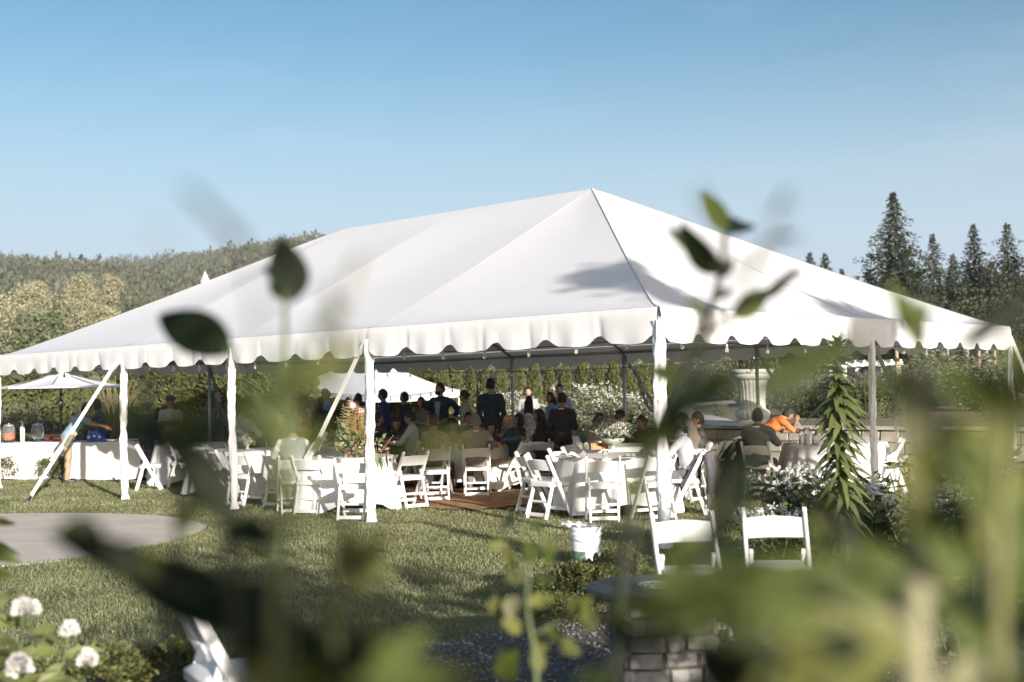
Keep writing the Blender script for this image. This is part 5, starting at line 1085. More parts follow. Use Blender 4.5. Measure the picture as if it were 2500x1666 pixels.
# ---- box shrubs
def boxm(seed, n=2600):
    g = np.random.default_rng(seed); u = g.normal(size=(n, 3)); u /= np.linalg.norm(u, axis=1)[:, None]; u[:, 2] = np.where(u[:, 2] < -.45, -u[:, 2], u[:, 2]); r = g.uniform(.72, 1.05, n)*(1+.13*np.sin(u[:, 0]*5+seed)+.12*np.sin(u[:, 1]*6+u[:, 2]*4))
    c = u*r[:, None]*np.array([.5, .5, .48])+np.array([0, 0, .42]); v, f = cards(c, .062, u+np.array([0, 0, .4]), .6, .6, g); return npmesh('foliage', v, f, m_box)
bxm = [boxm(s) for s in (1, 2, 3)]
def boxshrub(label, loc, w, h, k=0, group='clipped box shrubs'):
    r = thing('box_shrub', label, 'shrub', loc, k*1.7, group); stuff(link('foliage', bxm[k % 3], None, r)); r.scale = (w, w, h)
    mb = MB(); 
    for q in range(5): mb.tube([(.03*math.cos(q*1.3), .03*math.sin(q*1.3), 0), (.2*math.cos(q*1.3), .2*math.sin(q*1.3), .5)], [.02, .008], 5)
    mb.build('twig', m_bark, r)
def gp(x, y, z=0): p = G(x, y, z); return (p.x, p.y, z)
boxshrub('box shrub beside the fire pit, sunlit on its left, tallest of the pair', gp(1395, 1508), .50, .42, 0); boxshrub('box shrub close against the left side of the fire pit', gp(1450, 1490), .42, .42, 1)
boxshrub('low box shrub in front of the taller one by the fire pit', gp(1370, 1532), .36, .24, 2); boxshrub('small box shrub behind the fire pit top, near the bucket', gp(1520, 1425), .32, .34, 1)
boxshrub('small box shrub at the lawn edge left of the bright blurred stem', (-1.50, 7.35, 0), .34, .34, 0)
boxshrub('dark box shrub at the bottom left, behind the white phlox', (-2.2, 6.3, 0), .62, .42, 2); boxshrub('box shrub at the bottom left next to the folding chairs', (-1.85, 6.55, 0), .5, .40, 1); boxshrub('box shrub behind the closest folding chairs', (-1.2, 6.85, 0), .40, .36, 0)
boxshrub('box shrub left end of the row before the long buffet', gp(12, 1174), .58, .5, 1); boxshrub('box shrub second in the row before the long buffet', gp(57, 1170), .58, .56, 0); boxshrub('box shrub third in the row, between the two buffets', gp(133, 1172), .6, .52, 2); boxshrub('dark box shrub under the slanting strap between the buffets', gp(158, 1174), .5, .5, 1)
# ---- perennials: foliage stalks with flower heads, copied
def perennial(name, label, cat, seed, H, W_, ns, leafm, blm, head=.05, hn=26, leaf=.09, tall=False):
    g = np.random.default_rng(seed); r = thing(name, label, cat); ms = MB(); LC = []; LD = []; BC = []
    for i in range(ns):
        a = i*2.4; rad = W_*math.sqrt((i+.5)/ns); b0 = Vector((rad*.45*math.cos(a), rad*.45*math.sin(a), 0)); t = Vector((rad*math.cos(a)*1.05, rad*math.sin(a)*1.05, H*g.uniform(.75, 1.05))); md = b0.lerp(t, .5)+Vector((0, 0, .04*H)); ms.tube([b0, md, t], [.006, .005, .003], 4, False)
        for k in range(int(16*H)+6):
            s = g.uniform(.06, .97); p = b0.lerp(t, s); aa = g.uniform(0, 6.28); LC.append(p); LD.append((math.cos(aa), math.sin(aa), .25))
        if blm is not None:
            nh = hn
            for k in range(nh): u = g.normal(size=3); u /= np.linalg.norm(u); BC.append(np.array(t)+u*head*np.array([1, 1, .8 if not tall else 3.2])*g.uniform(.5, 1))
    ms.build('stems', m_stem, r); v, f = cards(np.array(LC), leaf, np.array(LD), .32, .35, g); stuff(link('leaves', npmesh('leaves', v, f, leafm), None, r))
    if blm is not None: v, f = cards(np.array(BC), head*.62, None, .9, 1, g); stuff(link('flower_heads', npmesh('flower_heads', v, f, blm), None, r))
    return r
phx = perennial('white_phlox', 'white phlox with broad heads below the slat of the right fire pit chair', 'flowers', 3, .62, .26, 12, m_phl, m_wht, .045, 22, .12)
phx.location = (*gp(1880, 1440)[:2], 0)
def copyp(src, label, loc, rz=0, sc=1, group=None): return dup(src, loc, rz, label, group, sc)
WP = 'white phlox in the near right bed'
for (x, y, d, s, l_) in [(2075, 1170, 10.5, 1.35, 'tall white phlox heads just right of the lily stalk'), (2110, 1190, 10.2, 1.3, 'white phlox mound right of the lily stalk, lower part'), (1925, 1130, 11.5, 1.45, 'white phlox left of the lily, with few heads open'), (1985, 1150, 11.2, 1.25, 'white phlox between lily and far right table'), (2300, 1130, 12, 1.5, 'white phlox beyond the big blurred stem, in front of the ledge'), (2330, 1250, 9.6, 1.2, 'dark leaved white phlox at right before the ledge'), (1945, 1170, 10.9, .9, 'small pale phlox tuft left of the lily foot')]:
    p = at(x, y, d); copyp(phx, l_, (p.x, p.y, 0), x*.7, s*.95, WP)
m_darkp = perennial('leafy_perennial', 'dark leafy perennial clump behind the right fire pit chair', 'plant', 8, .85, .34, 16, m_phl, None, leaf=.13); m_darkp.location = (2.75, 10.4, 0)
for k, (x, y, s, l_) in enumerate([(3.15, 11.2, 1.0, 'dark leafy clump at the foot of the lily'), (3.6, 10.2, 1.1, 'dark leafy clump right of the lily foot'), (4.2, 11.0, 1.2, 'dark leafy clump behind the big blurred stem'), (2.3, 9.3, .75, 'dark leafy clump right beside the fire pit chair'), (3.0, 8.8, 1.05, 'dark leafy clump low right of the fire pit chair'), (3.8, 8.6, 1.15, 'dark leafy clump in the lower right bed'), (2.6, 7.2, .8, 'dark leafy clump right of the fire pit'), (3.4, 6.9, 1.0, 'dark leafy clump in the lower right corner, rear'), (2.2, 5.9, .8, 'dark leafy clump close in front of the fire pit, right'), (2.9, 5.4, 1.0, 'dark leafy clump at the bottom right edge'), (1.7, 4.6, .75, 'dark leafy clump at the bottom under the fire pit'), (4.6, 9.6, 1.3, 'dark leafy clump near the right photo edge'), (4.9, 12.2, 1.25, 'dark leafy clump before the right corner leg'), (3.55, 12.6, .9, 'leafy clump on the lawn side of the lily'), (.2, 4.4, .6, 'dark leafy clump at the bottom middle'), (-.75, 5.0, .75, 'dark leafy clump right of the closest folding chairs'), (-1.9, 4.9, .7, 'dark leafy clump left of the closest folding chairs')]):
    copyp(m_darkp, l_, (x, y, 0), k*1.1, s, 'dark leafy perennials in the near beds')
# white phlox with big leaves, bottom left corner
hl = thing('white_phlox', 'white phlox with large yellow-green leaves in the lower left corner', 'flowers', (-1.98, 4.55, 0)); 
lf_me = None
def leafmesh(L_=1.0, wd=.22, curl=.25, fold=.12, nu=2, nv=7):
    mb = MB()
    def fn(u, v):
        ww = wd*math.sin(PI*min(1, .04+.93*v**.8))**.9; x = (u*2-1)*ww; return Vector((x, v*L_, -curl*v*v*L_*.6+abs(x)*fold*2))
    mb.grid(fn, 4, nv); me = bpy.data.meshes.new('leaf'); me.from_pydata(mb.v, [], mb.f); me.polygons.foreach_set('use_smooth', [True]*len(me.polygons)); return me
def leafobj(me, parent, p, d, up, L_, roll=0, name='leaf'):
    d = Vector(d).normalized(); up = Vector(up); x = d.cross(up).normalized(); z = x.cross(d); M3 = Matrix((x, d, z)).transposed() @ Matrix.Rotation(roll, 3, 'Y')
    o = bpy.data.objects.new(name, me); COL.objects.link(o); o.parent = parent; o.matrix_local = Matrix.Translation(p) @ M3.to_4x4() @ Matrix.Scale(L_, 4); return o
lm_phl = leafmesh(1, .17, .35); lm_phl.materials.append(mat('phlox_big_leaf', (.17, .19, .06), .5, .25, 5, transl=.25))
for k, (dx, dy, hh) in enumerate([(-.12, 0, 1.05), (0, .05, .95), (.14, -.02, .9), (.24, .06, .8), (-.25, .1, 1.12), (.05, -.15, .7), (.33, -.05, .72), (-.2, -.18, .9), (-.05, .12, 1.0), (-.33, -.05, 1.02), (.1, .15, .86), (.2, -.2, .74), (-.12, -.28, .82)]):
    t = Vector((dx*1.3, dy*1.3, hh)); MB().tube([(dx*.5, dy*.5, 0), (dx, dy, hh*.5), t], [.009, .008, .005], 6).build('stem', m_stem, hl)
    for j in range(16):
        s = .45+.5*j/16; a = j*2.5+k; p = Vector((dx*.5, dy*.5, 0)).lerp(t, s); leafobj(lm_phl, hl, p, (math.cos(a), math.sin(a), .75*math.cos(j*1.7)), (0, 0, 1), .17*(1.2-s*.4), 1.1*math.sin(j*2.1+k))
    g = np.random.default_rng(k+50); u = g.normal(size=(260, 3)); u /= np.linalg.norm(u, axis=1)[:, None]; u[:, 2] = abs(u[:, 2])*1.1-.2; c = np.array(t)+u*np.array([.038, .038, .052])*(.55+.5*((k*37) % 10)/10); v, f = cards(c, .017, u, 1.0, .5, g); link('flower_head', npmesh('flower_head', v, f, m_wht), None, hl)
# ---- tall lily: hundreds of narrow leaves on one stalk
lp = at(2022, 835, 8.6); li = thing('tall_lily', 'tall lily stalk thick with narrow drooping leaves, in front of the right tent side', 'plant', (lp.x+.08, lp.y, 0), 0); zt = at(2022, 832, 8.6).z
stk = lambda t: Vector((.10*(t**2)-.02-.10*t*1.0+.06*(1-t), .02*math.sin(t*4), zt*t))
MB().tube([stk(i/16) for i in range(17)], [.018-.011*i/16 for i in range(17)], 8).build('stalk', m_stem, li, True); lstk = li.children[0]
lmA = leafmesh(1, .098, .75, .06); lmA.materials.append(m_lil); lmB = leafmesh(1, .12, .25, .06); lmB.materials.append(m_lil)
for k in range(296):
    top = k >= 176; a = k*2.39996; g_ = random.random()
    t = .80+.20*((k-176)/120)**.9 if top else .30+.52*(k/176)**.9
    if top: L_ = random.uniform(.11, .17)*(1.15-.5*max(0, t-.9)/.1); d = (math.cos(a), math.sin(a), -.2+5*max(0, t-.86)+random.uniform(-.4, .5)); me = lmB
    else: L_ = random.uniform(.18, .27); d = (math.cos(a), math.sin(a), -.05-.55*(1-t)*g_); me = lmA
    leafobj(me, lstk, stk(t), d, (0, 0, 1), L_, random.uniform(-.5, .5))
m_bedg = mat('bed_foliage', (.095, .11, .055), .7, 0, 3, island=(.22, .22, .13), transl=.15)
# ---- far flower beds
wd_ = perennial('white_flowers', 'tall white phlox mass left of the back tent leg', 'flowers', 12, 1.5, .55, 40, m_bedg, m_wht, .055, 7, .13); wd_.location = base_at(1215, 31)
WF = 'tall white flowers behind the tent'
for k, (x, d, s, l_) in enumerate([(1240, 31.5, 1.0, 'tall white phlox between the navy suit and the back leg'), (1275, 31, .9, 'tall white phlox behind the woman in pale dress'), (1315, 31.5, .88, 'tall white phlox right of the woman in pale dress'), (1345, 30.5, .8, 'tall white phlox behind the woman in sky blue'), (1400, 31, 1.08, 'tall white phlox right of the black suit, highest heads'), (1432, 31.5, 1.12, 'tall white phlox high above the seated men, middle'), (1470, 31, 1.04, 'tall white phlox high above the seated men, right'), (1510, 29, .96, 'tall white phlox behind the second back leg'), (1550, 28, .95, 'tall white phlox just right of the second back leg'), (1590, 27.5, .92, 'tall white phlox left of the front tent leg'), (455, 31, .62, 'white flowers right of the man with folded arms'), (410, 32, .6, 'white flowers behind the man with folded arms'), (78, 31.5, .7, 'white flowers left of the market umbrella pole')]):
    copyp(wd_, l_, base_at(x, d), k*1.3, s, WF)
mv_ = perennial('mauve_flowers', 'hazy mauve flower clump behind the woman in patterned blouse', 'flowers', 14, 1.0, .6, 34, m_bedg, m_mauve, .035, 8, .09, True); mv_.location = base_at(1160, 29)
for k, (x, d, s, l_) in enumerate([(1095, 29.5, .95, 'mauve clump under the right end of the pop-up canopy'), (1225, 28.5, .9, 'mauve clump right of the navy suit'), (1270, 28.2, .9, 'mauve clump left of the pale dress'), (1420, 29, 1.1, 'mauve clump in the white flower bed, left'), (1500, 27.6, 1.05, 'mauve clump in the white flower bed, right'), (1450, 28, .9, 'mauve clump low behind the flower bowl')]):
    copyp(mv_, l_, base_at(x, d), k, s, 'mauve flower clumps behind the tent')
gy = perennial('silver_perennial', 'grey-green perennial clump far behind the orange shirted guest', 'plant', 15, 1.0, .62, 40, m_silver, m_tan, .03, 8, .12, True); q = at(1955, 960, 36); gy.location = (q.x, q.y, terr(q))
def onT(x, d): p = at(x, 960, d); return (p.x, p.y, terr(p)-.03)
for k, (x, d, s, l_) in enumerate([(1640, 47, 1.5, 'grey-green clump right of the front tent leg, behind the path'), (1695, 48, 1.7, 'tan-tipped clump above the far end of the path'), (1790, 46, 1.6, 'grey-green clump behind the path bend'), (1755, 29.5, .36, 'low shrub in the bend of the garden path'), (1930, 30, 1.0, 'grey clump behind the orange shirted guest'), (1980, 33, 1.2, 'tan clump left of the lily stalk'), (2040, 36, 1.3, 'tan clump behind the lily stalk'), (2100, 30, .9, 'grey clump right of the lily stalk'), (2190, 34, 1.15, 'tan clump behind the pergola post'), (2250, 30, 1.1, 'grey clump right of the side tent leg'), (2310, 33, 1.3, 'tan clump far right of the side leg'), (2380, 28, 1.1, 'grey clump by the wooden stakes'), (2440, 31, 1.3, 'tan clump left of the right corner leg'), (2500, 27, 1.2, 'tan clump at the right photo edge'), (1860, 34, 1.2, 'grey clump right behind the stone urn'), (2420, 42, 1.6, 'tall tan clump far behind the right corner leg'), (2280, 44, 1.7, 'tall tan clump far behind the side leg'), (1600, 44, 1.5, 'tall tan clump far behind the front leg')]):
    copyp(gy, l_, onT(x, d), k*1.9, s, 'dry perennials in the raised garden')
lv = perennial('purple_salvia', 'dark purple salvia bush right of the lily stalk', 'flowers', 16, .95, .7, 46, m_leafd, m_lav, .03, 16, .09, True); lv.location = onT(2115, 25.5)
for k, (x, d, s, l_) in enumerate([(2070, 26, 1.0, 'dark purple salvia behind the lily leaves'), (2165, 25.5, 1.0, 'dark purple salvia just right of the side tent leg'), (2020, 27, .9, 'dark purple salvia left of the lily stalk'), (1960, 27, .75, 'low salvia left of the lily near the orange shirt')]): copyp(lv, l_, onT(x, d), k, s, 'purple salvias in the raised garden')
ob = perennial('orange_flowers', 'orange flower clump under the white pergola', 'flowers', 17, .9, .4, 16, m_silver, m_orfl, .035, 14, .09); ob.location = onT(2110, 32)
copyp(ob, 'orange flower clump low on the wall right of the lily', onT(2140, 24.3), 1, .5); copyp(ob, 'orange flower clump near the right ledge', onT(2410, 22.5), 2, .5)
# fountain grass at left
def fgrass(label, loc, s=1, seed=1):
    g = np.random.default_rng(seed); mb = MB()
    for k in range(340):
        a = g.uniform(0, 6.28); L_ = g.uniform(1.0, 1.9); sp = g.uniform(.25, .95); pts = [Vector((math.cos(a)*sp*t**1.6*L_*.75+.08*math.cos(a), math.sin(a)*sp*t**1.6*L_*.75+.08*math.sin(a), L_*(t-.33*sp*t*t*1.2))) for t in (0, .25, .5, .75, 1)]
        sd = Vector((-math.sin(a), math.cos(a), 0))*.009
        mb.add([p+sd*(1-.7*i/4) for i, p in enumerate(pts)]+[p-sd*(1-.7*i/4) for i, p in enumerate(pts)], [(i, i+1, 6+i, 5+i) for i in range(4)])
    r = thing('fountain_grass', label, 'grass', loc, 0); mb.build('grass_blades', m_tan, r); r.scale = (s,)*3; return r
fg_ = fgrass('big arching tan fountain grass behind the leftmost tent leg', base_at(282, 31.5), 1.45, 2); dup(fg_, base_at(240, 32.2), 1, 'second arching fountain grass, left of the bigger one', None, 1.1); dup(fg_, base_at(1010, 37), 2, 'fountain grass under the pop-up canopy', None, .8); dup(fg_, base_at(930, 37.5), 2.5, 'fountain grass behind the man in dark blue shirt', None, .8)
sal = perennial('tall_spires', 'pale silvery spires behind the market umbrella pole', 'flowers', 18, 1.25, .5, 30, m_silver, m_silver, .035, 20, .07, True); sal.location = base_at(165, 31)
for k, (x, d, s, l_) in enumerate([(35, 31.4, 1.23, 'pale silvery spires at the left edge behind the dispensers'), (85, 31.7, 1.12, 'pale silvery spires left of the umbrella pole'), (10, 31.0, 1.06, 'pale silvery spires nearest the left photo edge'), (330, 30.8, 1.01, 'silvery spires behind the silhouetted guest'), (480, 30.8, 1.01, 'silvery spires left of the second front leg'), (520, 31.0, 1.12, 'silvery spires behind the third front leg'), (640, 31.3, 1.06, 'silvery spires behind the dim guest')]): copyp(sal, l_, base_at(x, d), k, s, 'silvery spires behind the buffet')
for k, (x, d, s, l_) in enumerate([(125, 26.8, .62, 'dark bush right of the terracotta pot'), (92, 26.9, .7, 'dark bush left of the terracotta pot'), (145, 26.9, .55, 'dark low bush by the umbrella base'), (300, 26.5, .6, 'dark bush behind the leftmost tent leg')]): copyp(m_darkp, l_, base_at(x, d), k, s*1.5, 'dark bushes behind the buffet')
boxshrub('pink flowering mound by the drink dispensers', base_at(38, 26.9), .5, 1.15, 1, None)
# ================================================================ BLURRED PLANTS CLOSE TO THE CAMERA
def fgmat(n, c): return mat(n, c, .55, .25, 9, transl=.25, spec=.18)
lmW = {}
def fleaf(mname, col, wd):
    k = (mname, wd)
    if k not in lmW: me = leafmesh(1, wd, .25, .15); me.materials.append(fgmat(mname, col)); lmW[k] = me
    return lmW[k]
MD = ('near_mid_leaf', (.040, .056, .014))
DK, OL, YG, PL = ('near_dark_leaf', (.013, .021, .008)), ('near_olive_leaf', (.080, .105, .022)), ('near_yellow_leaf', (.155, .165, .048)), ('near_pale_leaf', (.27, .26, .14))  # the darkest leaf colour partly stands in for shade on the near leaves
def fplant(name, label, stems, leaves, stemm=None, cat='plant', extra=0, em=None):
    # stems: ([(x,y,depth)...], r0, r1), last point nearest the ground; leaves: (x0,y0,x1,y1,depth0,depth1,half width,mat,tilt)
    p0 = K(*stems[0][0][-1]); r = thing(name, label, cat, (p0.x, p0.y, 0)); o = Vector((p0.x, p0.y, 0))
    for i, (pts, r0, r1) in enumerate(stems):
        P = [K(*p)-o for p in pts]
        if i == 0: P.append(Vector((.0, .0, 0)) if P[-1].z > .02 else P[-1])
        Q = []
        for a, b in zip(P, P[1:]): Q += [a.lerp(b, t/4) for t in range(4)]
        Q.append(P[-1])
        for _ in range(2): Q = [Q[0]]+[(Q[k-1]+Q[k]*2+Q[k+1])/4 for k in range(1, len(Q)-1)]+[Q[-1]]
        MB().tube(Q, [r0+(r1-r0)*k/(len(Q)-1) for k in range(len(Q))], 8).build('stem', stemm or m_stem, r, True); st0 = r.children[0]
    rg = random.Random(label); leaves = list(leaves)
    for _ in range(extra):                                              # smaller leaves joined to the stems
        pts = rg.choice(stems)[0]; k = rg.randrange(len(pts)-1); t = rg.random(); (xa, ya, da), (xb, yb, db) = pts[k], pts[k+1]
        x, y, d = xa+(xb-xa)*t, ya+(yb-ya)*t, da+(db-da)*t; an = rg.uniform(-.5, 3.6); L_ = rg.uniform(45, 120)
        leaves.append((x, y, x+L_*math.cos(an), y-L_*math.sin(an), d, d*rg.uniform(.94, 1.06), rg.choice([.14, .2, .26]), rg.choice(em or [DK, OL]), rg.uniform(-.6, .6)))
    for (x0, y0, x1, y1, d0, d1, wd, mt, tilt) in leaves:
        a, b = K(x0, y0, d0)-o, K(x1, y1, d1)-o; L_ = (b-a).length; d = (b-a)/L_; back = (a+o-Vector((0, 0, CAMH))).normalized()
        leafobj(fleaf(mt[0], mt[1], wd), st0, a, d, -back, L_*1.06, tilt)
    return r
m_dst = mat('dark_twig', (.03, .034, .016), .7, .2, 9); m_pst = mat('pale_stem', (.25, .24, .135), .6, .12, 7); m_yst = mat('yellow_stem', (.20, .20, .08), .6, .15, 7)
# sprig before the right roof slope
fplant('leafy_sprig', 'blurred upright sprig of small olive leaves in front of the right roof slope', [([(1668, 505, 1.9), (1662, 600, 1.9), (1640, 690, 1.88), (1605, 770, 1.85), (1560, 870, 1.75), (1500, 1000, 1.65), (1450, 1150, 1.6), (1420, 1400, 1.55), (1410, 1600, 1.5)], .0045, .007), ([(1840, 625, 1.95), (1740, 690, 1.92), (1690, 725, 1.9), (1618, 765, 1.86)], .003, .004)],
       [(1668, 530, 1622, 448, 1.9, 1.85, .20, OL, .3), (1668, 540, 1715, 490, 1.9, 2.0, .24, DK, -.4), (1640, 620, 1540, 512, 1.88, 1.95, .13, OL, .5), (1645, 630, 1575, 540, 1.9, 1.8, .15, DK, -.3), (1680, 728, 1775, 668, 1.9, 1.95, .18, OL, .2), (1740, 690, 1845, 622, 1.92, 1.98, .09, DK, .5),
        (1600, 775, 1540, 740, 1.86, 1.9, .05, DK, .9), (1655, 640, 1690, 590, 1.88, 1.9, .16, DK, .3), (1625, 720, 1580, 690, 1.87, 1.85, .16, OL, .4), (1640, 690, 1680, 660, 1.88, 1.9, .2, MD, -.4), (1585, 820, 1640, 790, 1.8, 1.8, .18, DK, .3), (1560, 870, 1500, 850, 1.75, 1.7, .2, MD, .3)], m_dst)
fplant('leafy_sprig', 'very faint blurred twig tips above the right roof slope', [([(1600, 430, .6), (1650, 520, .6), (1690, 640, .6), (1740, 800, .6), (1760, 1100, .6), (1770, 1600, .6)], .0008, .0012), ([(1820, 440, .7), (1760, 560, .7), (1690, 680, .65)], .0008, .001), ([(1840, 540, .8), (1770, 550, .8), (1720, 640, .75)], .001, .0012)],
       [(1720, 640, 1765, 545, 1.0, 1.0, .09, OL, .2), (1765, 545, 1845, 540, 1.0, 1.02, .08, DK, 0), (1770, 500, 1815, 432, .8, .8, .07, DK, .2), (1650, 520, 1605, 430, .8, .8, .06, OL, .2)], m_dst)
# soft leaf and dark fork at the front leg
fplant('shrub_branch', 'large olive blurred leaf and forked twig crossing the front tent leg', [([(1960, 790, .95), (1880, 830, .95), (1740, 890, .92), (1620, 900, .92), (1545, 965, .9), (1490, 1080, .9), (1440, 1250, .88), (1430, 1600, .85)], .0016, .003)],
       [(1712, 915, 1940, 790, .72, .74, .15, MD, .2), (1830, 850, 1990, 795, .75, .75, .12, MD, .2), (1535, 965, 1640, 800, 1.0, 1.0, .13, DK, .4), (1520, 1000, 1580, 880, 1.0, 1.0, .2, DK, .2), (1640, 895, 1560, 960, .9, .9, .12, DK, .5), (1560, 960, 1450, 1040, .9, .86, .16, OL, -.2), (1510, 1020, 1600, 930, .88, .9, .10, DK, .2), (1740, 900, 1620, 940, .9, .9, .06, DK, .2)], m_dst, extra=8, em=[OL, DK])
fplant('shrub_branch', 'dark blurred shrub branch between the fire pit chairs', [([(1670, 1040, .9), (1660, 1130, .9), (1630, 1200, .88), (1590, 1300, .88), (1560, 1400, .86), (1420, 1500, .85), (1380, 1620, .85)], .002, .004)],
       [(1655, 1200, 1680, 1010, .95, .95, .22, DK, .3), (1660, 1250, 1640, 1110, .95, .95, .2, DK, .3), (1670, 1130, 1740, 1040, .9, .9, .20, DK, .3), (1690, 1200, 1720, 1060, .88, .9, .18, DK, .3), (1500, 1420, 1640, 1330, .86, .9, .14, DK, .4), (1440, 1500, 1590, 1450, .85, .86, .09, DK, .2), (1610, 1330, 1560, 1480, .88, .86, .12, DK, .2)], m_dst, extra=7, em=[DK, OL])
# left group
fplant('leafy_sprig', 'tall blurred sprig with two dark leaves before the left roof slope', [([(655, 660, 1.75), (656, 800, 1.6), (650, 950, 1.4), (640, 1080, 1.3), (655, 1180, 1.25), (640, 1300, 1.2), (600, 1450, 1.2), (590, 1620, 1.2)], .0035, .005), ([(515, 790, 1.75), (560, 880, 1.65), (645, 980, 1.5)], .0035, .003)],
       [(672, 692, 650, 552, 1.75, 1.75, .32, DK, .2), (655, 640, 604, 612, 1.76, 1.78, .22, OL, .3), (532, 812, 362, 715, 1.75, 1.8, .23, DK, .2), (660, 690, 620, 650, 1.75, 1.75, .3, OL, .2)], m_stem)
fplant('leafy_sprig', 'soft olive blurred leaves standing before the guests left of the second leg', [([(830, 590, .7), (790, 700, .7), (720, 850, .7), (660, 1000, .7), (640, 1200, .7), (620, 1600, .7)], .0010, .002)],
       [(800, 650, 832, 575, .72, .72, .10, YG, .2), (650, 1010, 640, 830, .7, .7, .12, OL, .2), (690, 870, 850, 790, .66, .66, .12, YG, .2), (640, 960, 700, 810, .72, .72, .12, OL, -.2), (650, 1230, 690, 1060, .75, .75, .14, OL, .2), (640, 1160, 600, 1040, .75, .75, .12, DK, .2), (600, 1010, 560, 890, .7, .7, .12, OL, .2)], m_yst, extra=8, em=[OL, YG])
fplant('leafy_sprig', 'very faint blurred twig in the sky at left', [([(420, 430, .6), (480, 490, .6), (550, 555, .6), (590, 700, .6), (640, 1000, .6), (660, 1600, .6)], .0010, .0012)], [(490, 495, 425, 425, .6, .6, .09, OL, .2), (565, 570, 480, 480, .6, .6, .10, YG, .2), (400, 540, 330, 520, .55, .55, .07, OL, 0)], m_stem)
fplant('shrub_branch', 'broad dark blurred branch slanting over the lawn and path at left', [([(110, 1220, .95), (250, 1270, .95), (420, 1360, .95), (560, 1440, .95), (640, 1600, .95)], .0015, .008), ([(405, 1120, 1.1), (402, 1220, 1.1), (430, 1360, 1.0)], .002, .004)],
       [(440, 1355, 110, 1212, .95, 1.0, .10, DK, .2), (590, 1440, 260, 1275, .95, .95, .19, DK, .2), (640, 1470, 400, 1310, .93, .95, .22, DK, .3), (690, 1610, 590, 1380, .9, .95, .30, DK, -.2), (425, 1610, 405, 1440, .92, .95, .07, DK, .2), (760, 1610, 640, 1440, .9, .9, .36, DK, 0), (820, 1600, 680, 1520, .88, .88, .32, DK, 0), (660, 1450, 520, 1345, .9, .92, .34, DK, .1), (590, 1380, 660, 1290, .95, .95, .16, OL, 0)], m_dst, extra=9, em=[DK, DK, OL])
fplant('shrub_branch', 'dark blurred leaf cluster between the left tent legs', [([(300, 940, .78), (380, 1000, .78), (450, 1060, .78), (500, 1130, .78), (530, 1300, .78), (560, 1600, .78)], .0015, .004)],
       [(440, 1050, 280, 940, 0.78, .8, .13, DK, .2), (540, 1170, 370, 980, .78, .78, .20, DK, .3), (530, 1200, 400, 1060, .78, .78, .2, DK, .1), (520, 1130, 420, 990, .78, .78, .16, DK, -.3), (530, 1080, 560, 930, .78, .78, .12, DK, .2), (335, 960, 338, 850, 1.4, 1.4, .09, DK, .2), (520, 1180, 460, 1080, .78, .78, .16, DK, .3)], m_dst, extra=8, em=[DK, OL])
fplant('young_shoot', 'bright yellow-green blurred shoot standing over the lawn left of centre', [([(785, 1170, .85), (795, 1250, .85), (790, 1350, .85), (775, 1480, .85), (760, 1620, .85)], .0015, .003)],
       [(785, 1360, 800, 1180, .85, .85, .13, YG, .1), (785, 1330, 792, 1230, .85, .85, .28, PL, .1), (770, 1480, 760, 1380, .85, .85, .20, OL, .1), (800, 1560, 980, 1460, .8, .8, .16, OL, .2), (860, 1590, 1090, 1550, .8, .8, .13, OL, .1), (700, 1590, 860, 1520, .82, .8, .2, OL, .1)], m_yst, extra=4, em=[YG])
fplant('young_shoot', 'olive blurred leaf lying across the guests right of the second leg', [([(1060, 1010, .75), (960, 1030, .75), (880, 1080, .75), (860, 1300, .75), (850, 1600, .75)], .0008, .0012)],
       [(880, 1055, 1080, 1012, .75, .75, .12, OL, .2), (900, 1065, 1010, 1000, .75, .75, .14, YG, .3)], m_yst)
# small leaved stem in the middle
ms_leaves = []
for (x, y, L_, a, m_) in [(1160, 1245, 42, 200, YG), (1175, 1300, 40, 100, YG), (1250, 1270, 42, 60, YG), (1265, 1300, 40, 100, OL), (1140, 1420, 48, 95, YG), (1190, 1340, 46, 120, PL), (1165, 1330, 46, 30, YG), (1215, 1390, 60, 20, YG), (1180, 1370, 44, 260, PL), (1250, 1350, 40, 80, OL), (1230, 1500, 60, 70, YG), (1200, 1450, 52, 150, YG), (1180, 1530, 60, 120, OL), (1290, 1500, 50, 30, YG), (1240, 1545, 60, 100, YG), (1260, 1430, 46, 300, OL), (1180, 1210, 34, 140, YG), (1225, 1220, 34, 60, OL), (1360, 1440, 44, 110, YG), (1300, 1400, 56, 20, YG), (1330, 1420, 40, 320, OL), (1150, 1560, 60, 60, OL), (1205, 1290, 30, 80, PL), (1220, 1250, 34, 270, OL)]:
    a = math.radians(a); ms_leaves.append((x, y, x+L_*math.cos(a), y-L_*math.sin(a), 2.3, 2.28+random.uniform(-.05, .1), .26, m_, random.uniform(-.5, .5)))
fplant('young_shoot', 'softly blurred stem with small rounded pale leaves left of the bucket', [([(1205, 1195, 2.3), (1215, 1290, 2.3), (1210, 1400, 2.28), (1230, 1500, 2.26), (1235, 1600, 2.25)], .002, .006), ([(1370, 1440, 2.25), (1300, 1420, 2.26), (1225, 1460, 2.27)], .002, .003), ([(1150, 1240, 2.3), (1180, 1290, 2.3), (1212, 1350, 2.3)], .002, .003)], ms_leaves, m_stem)
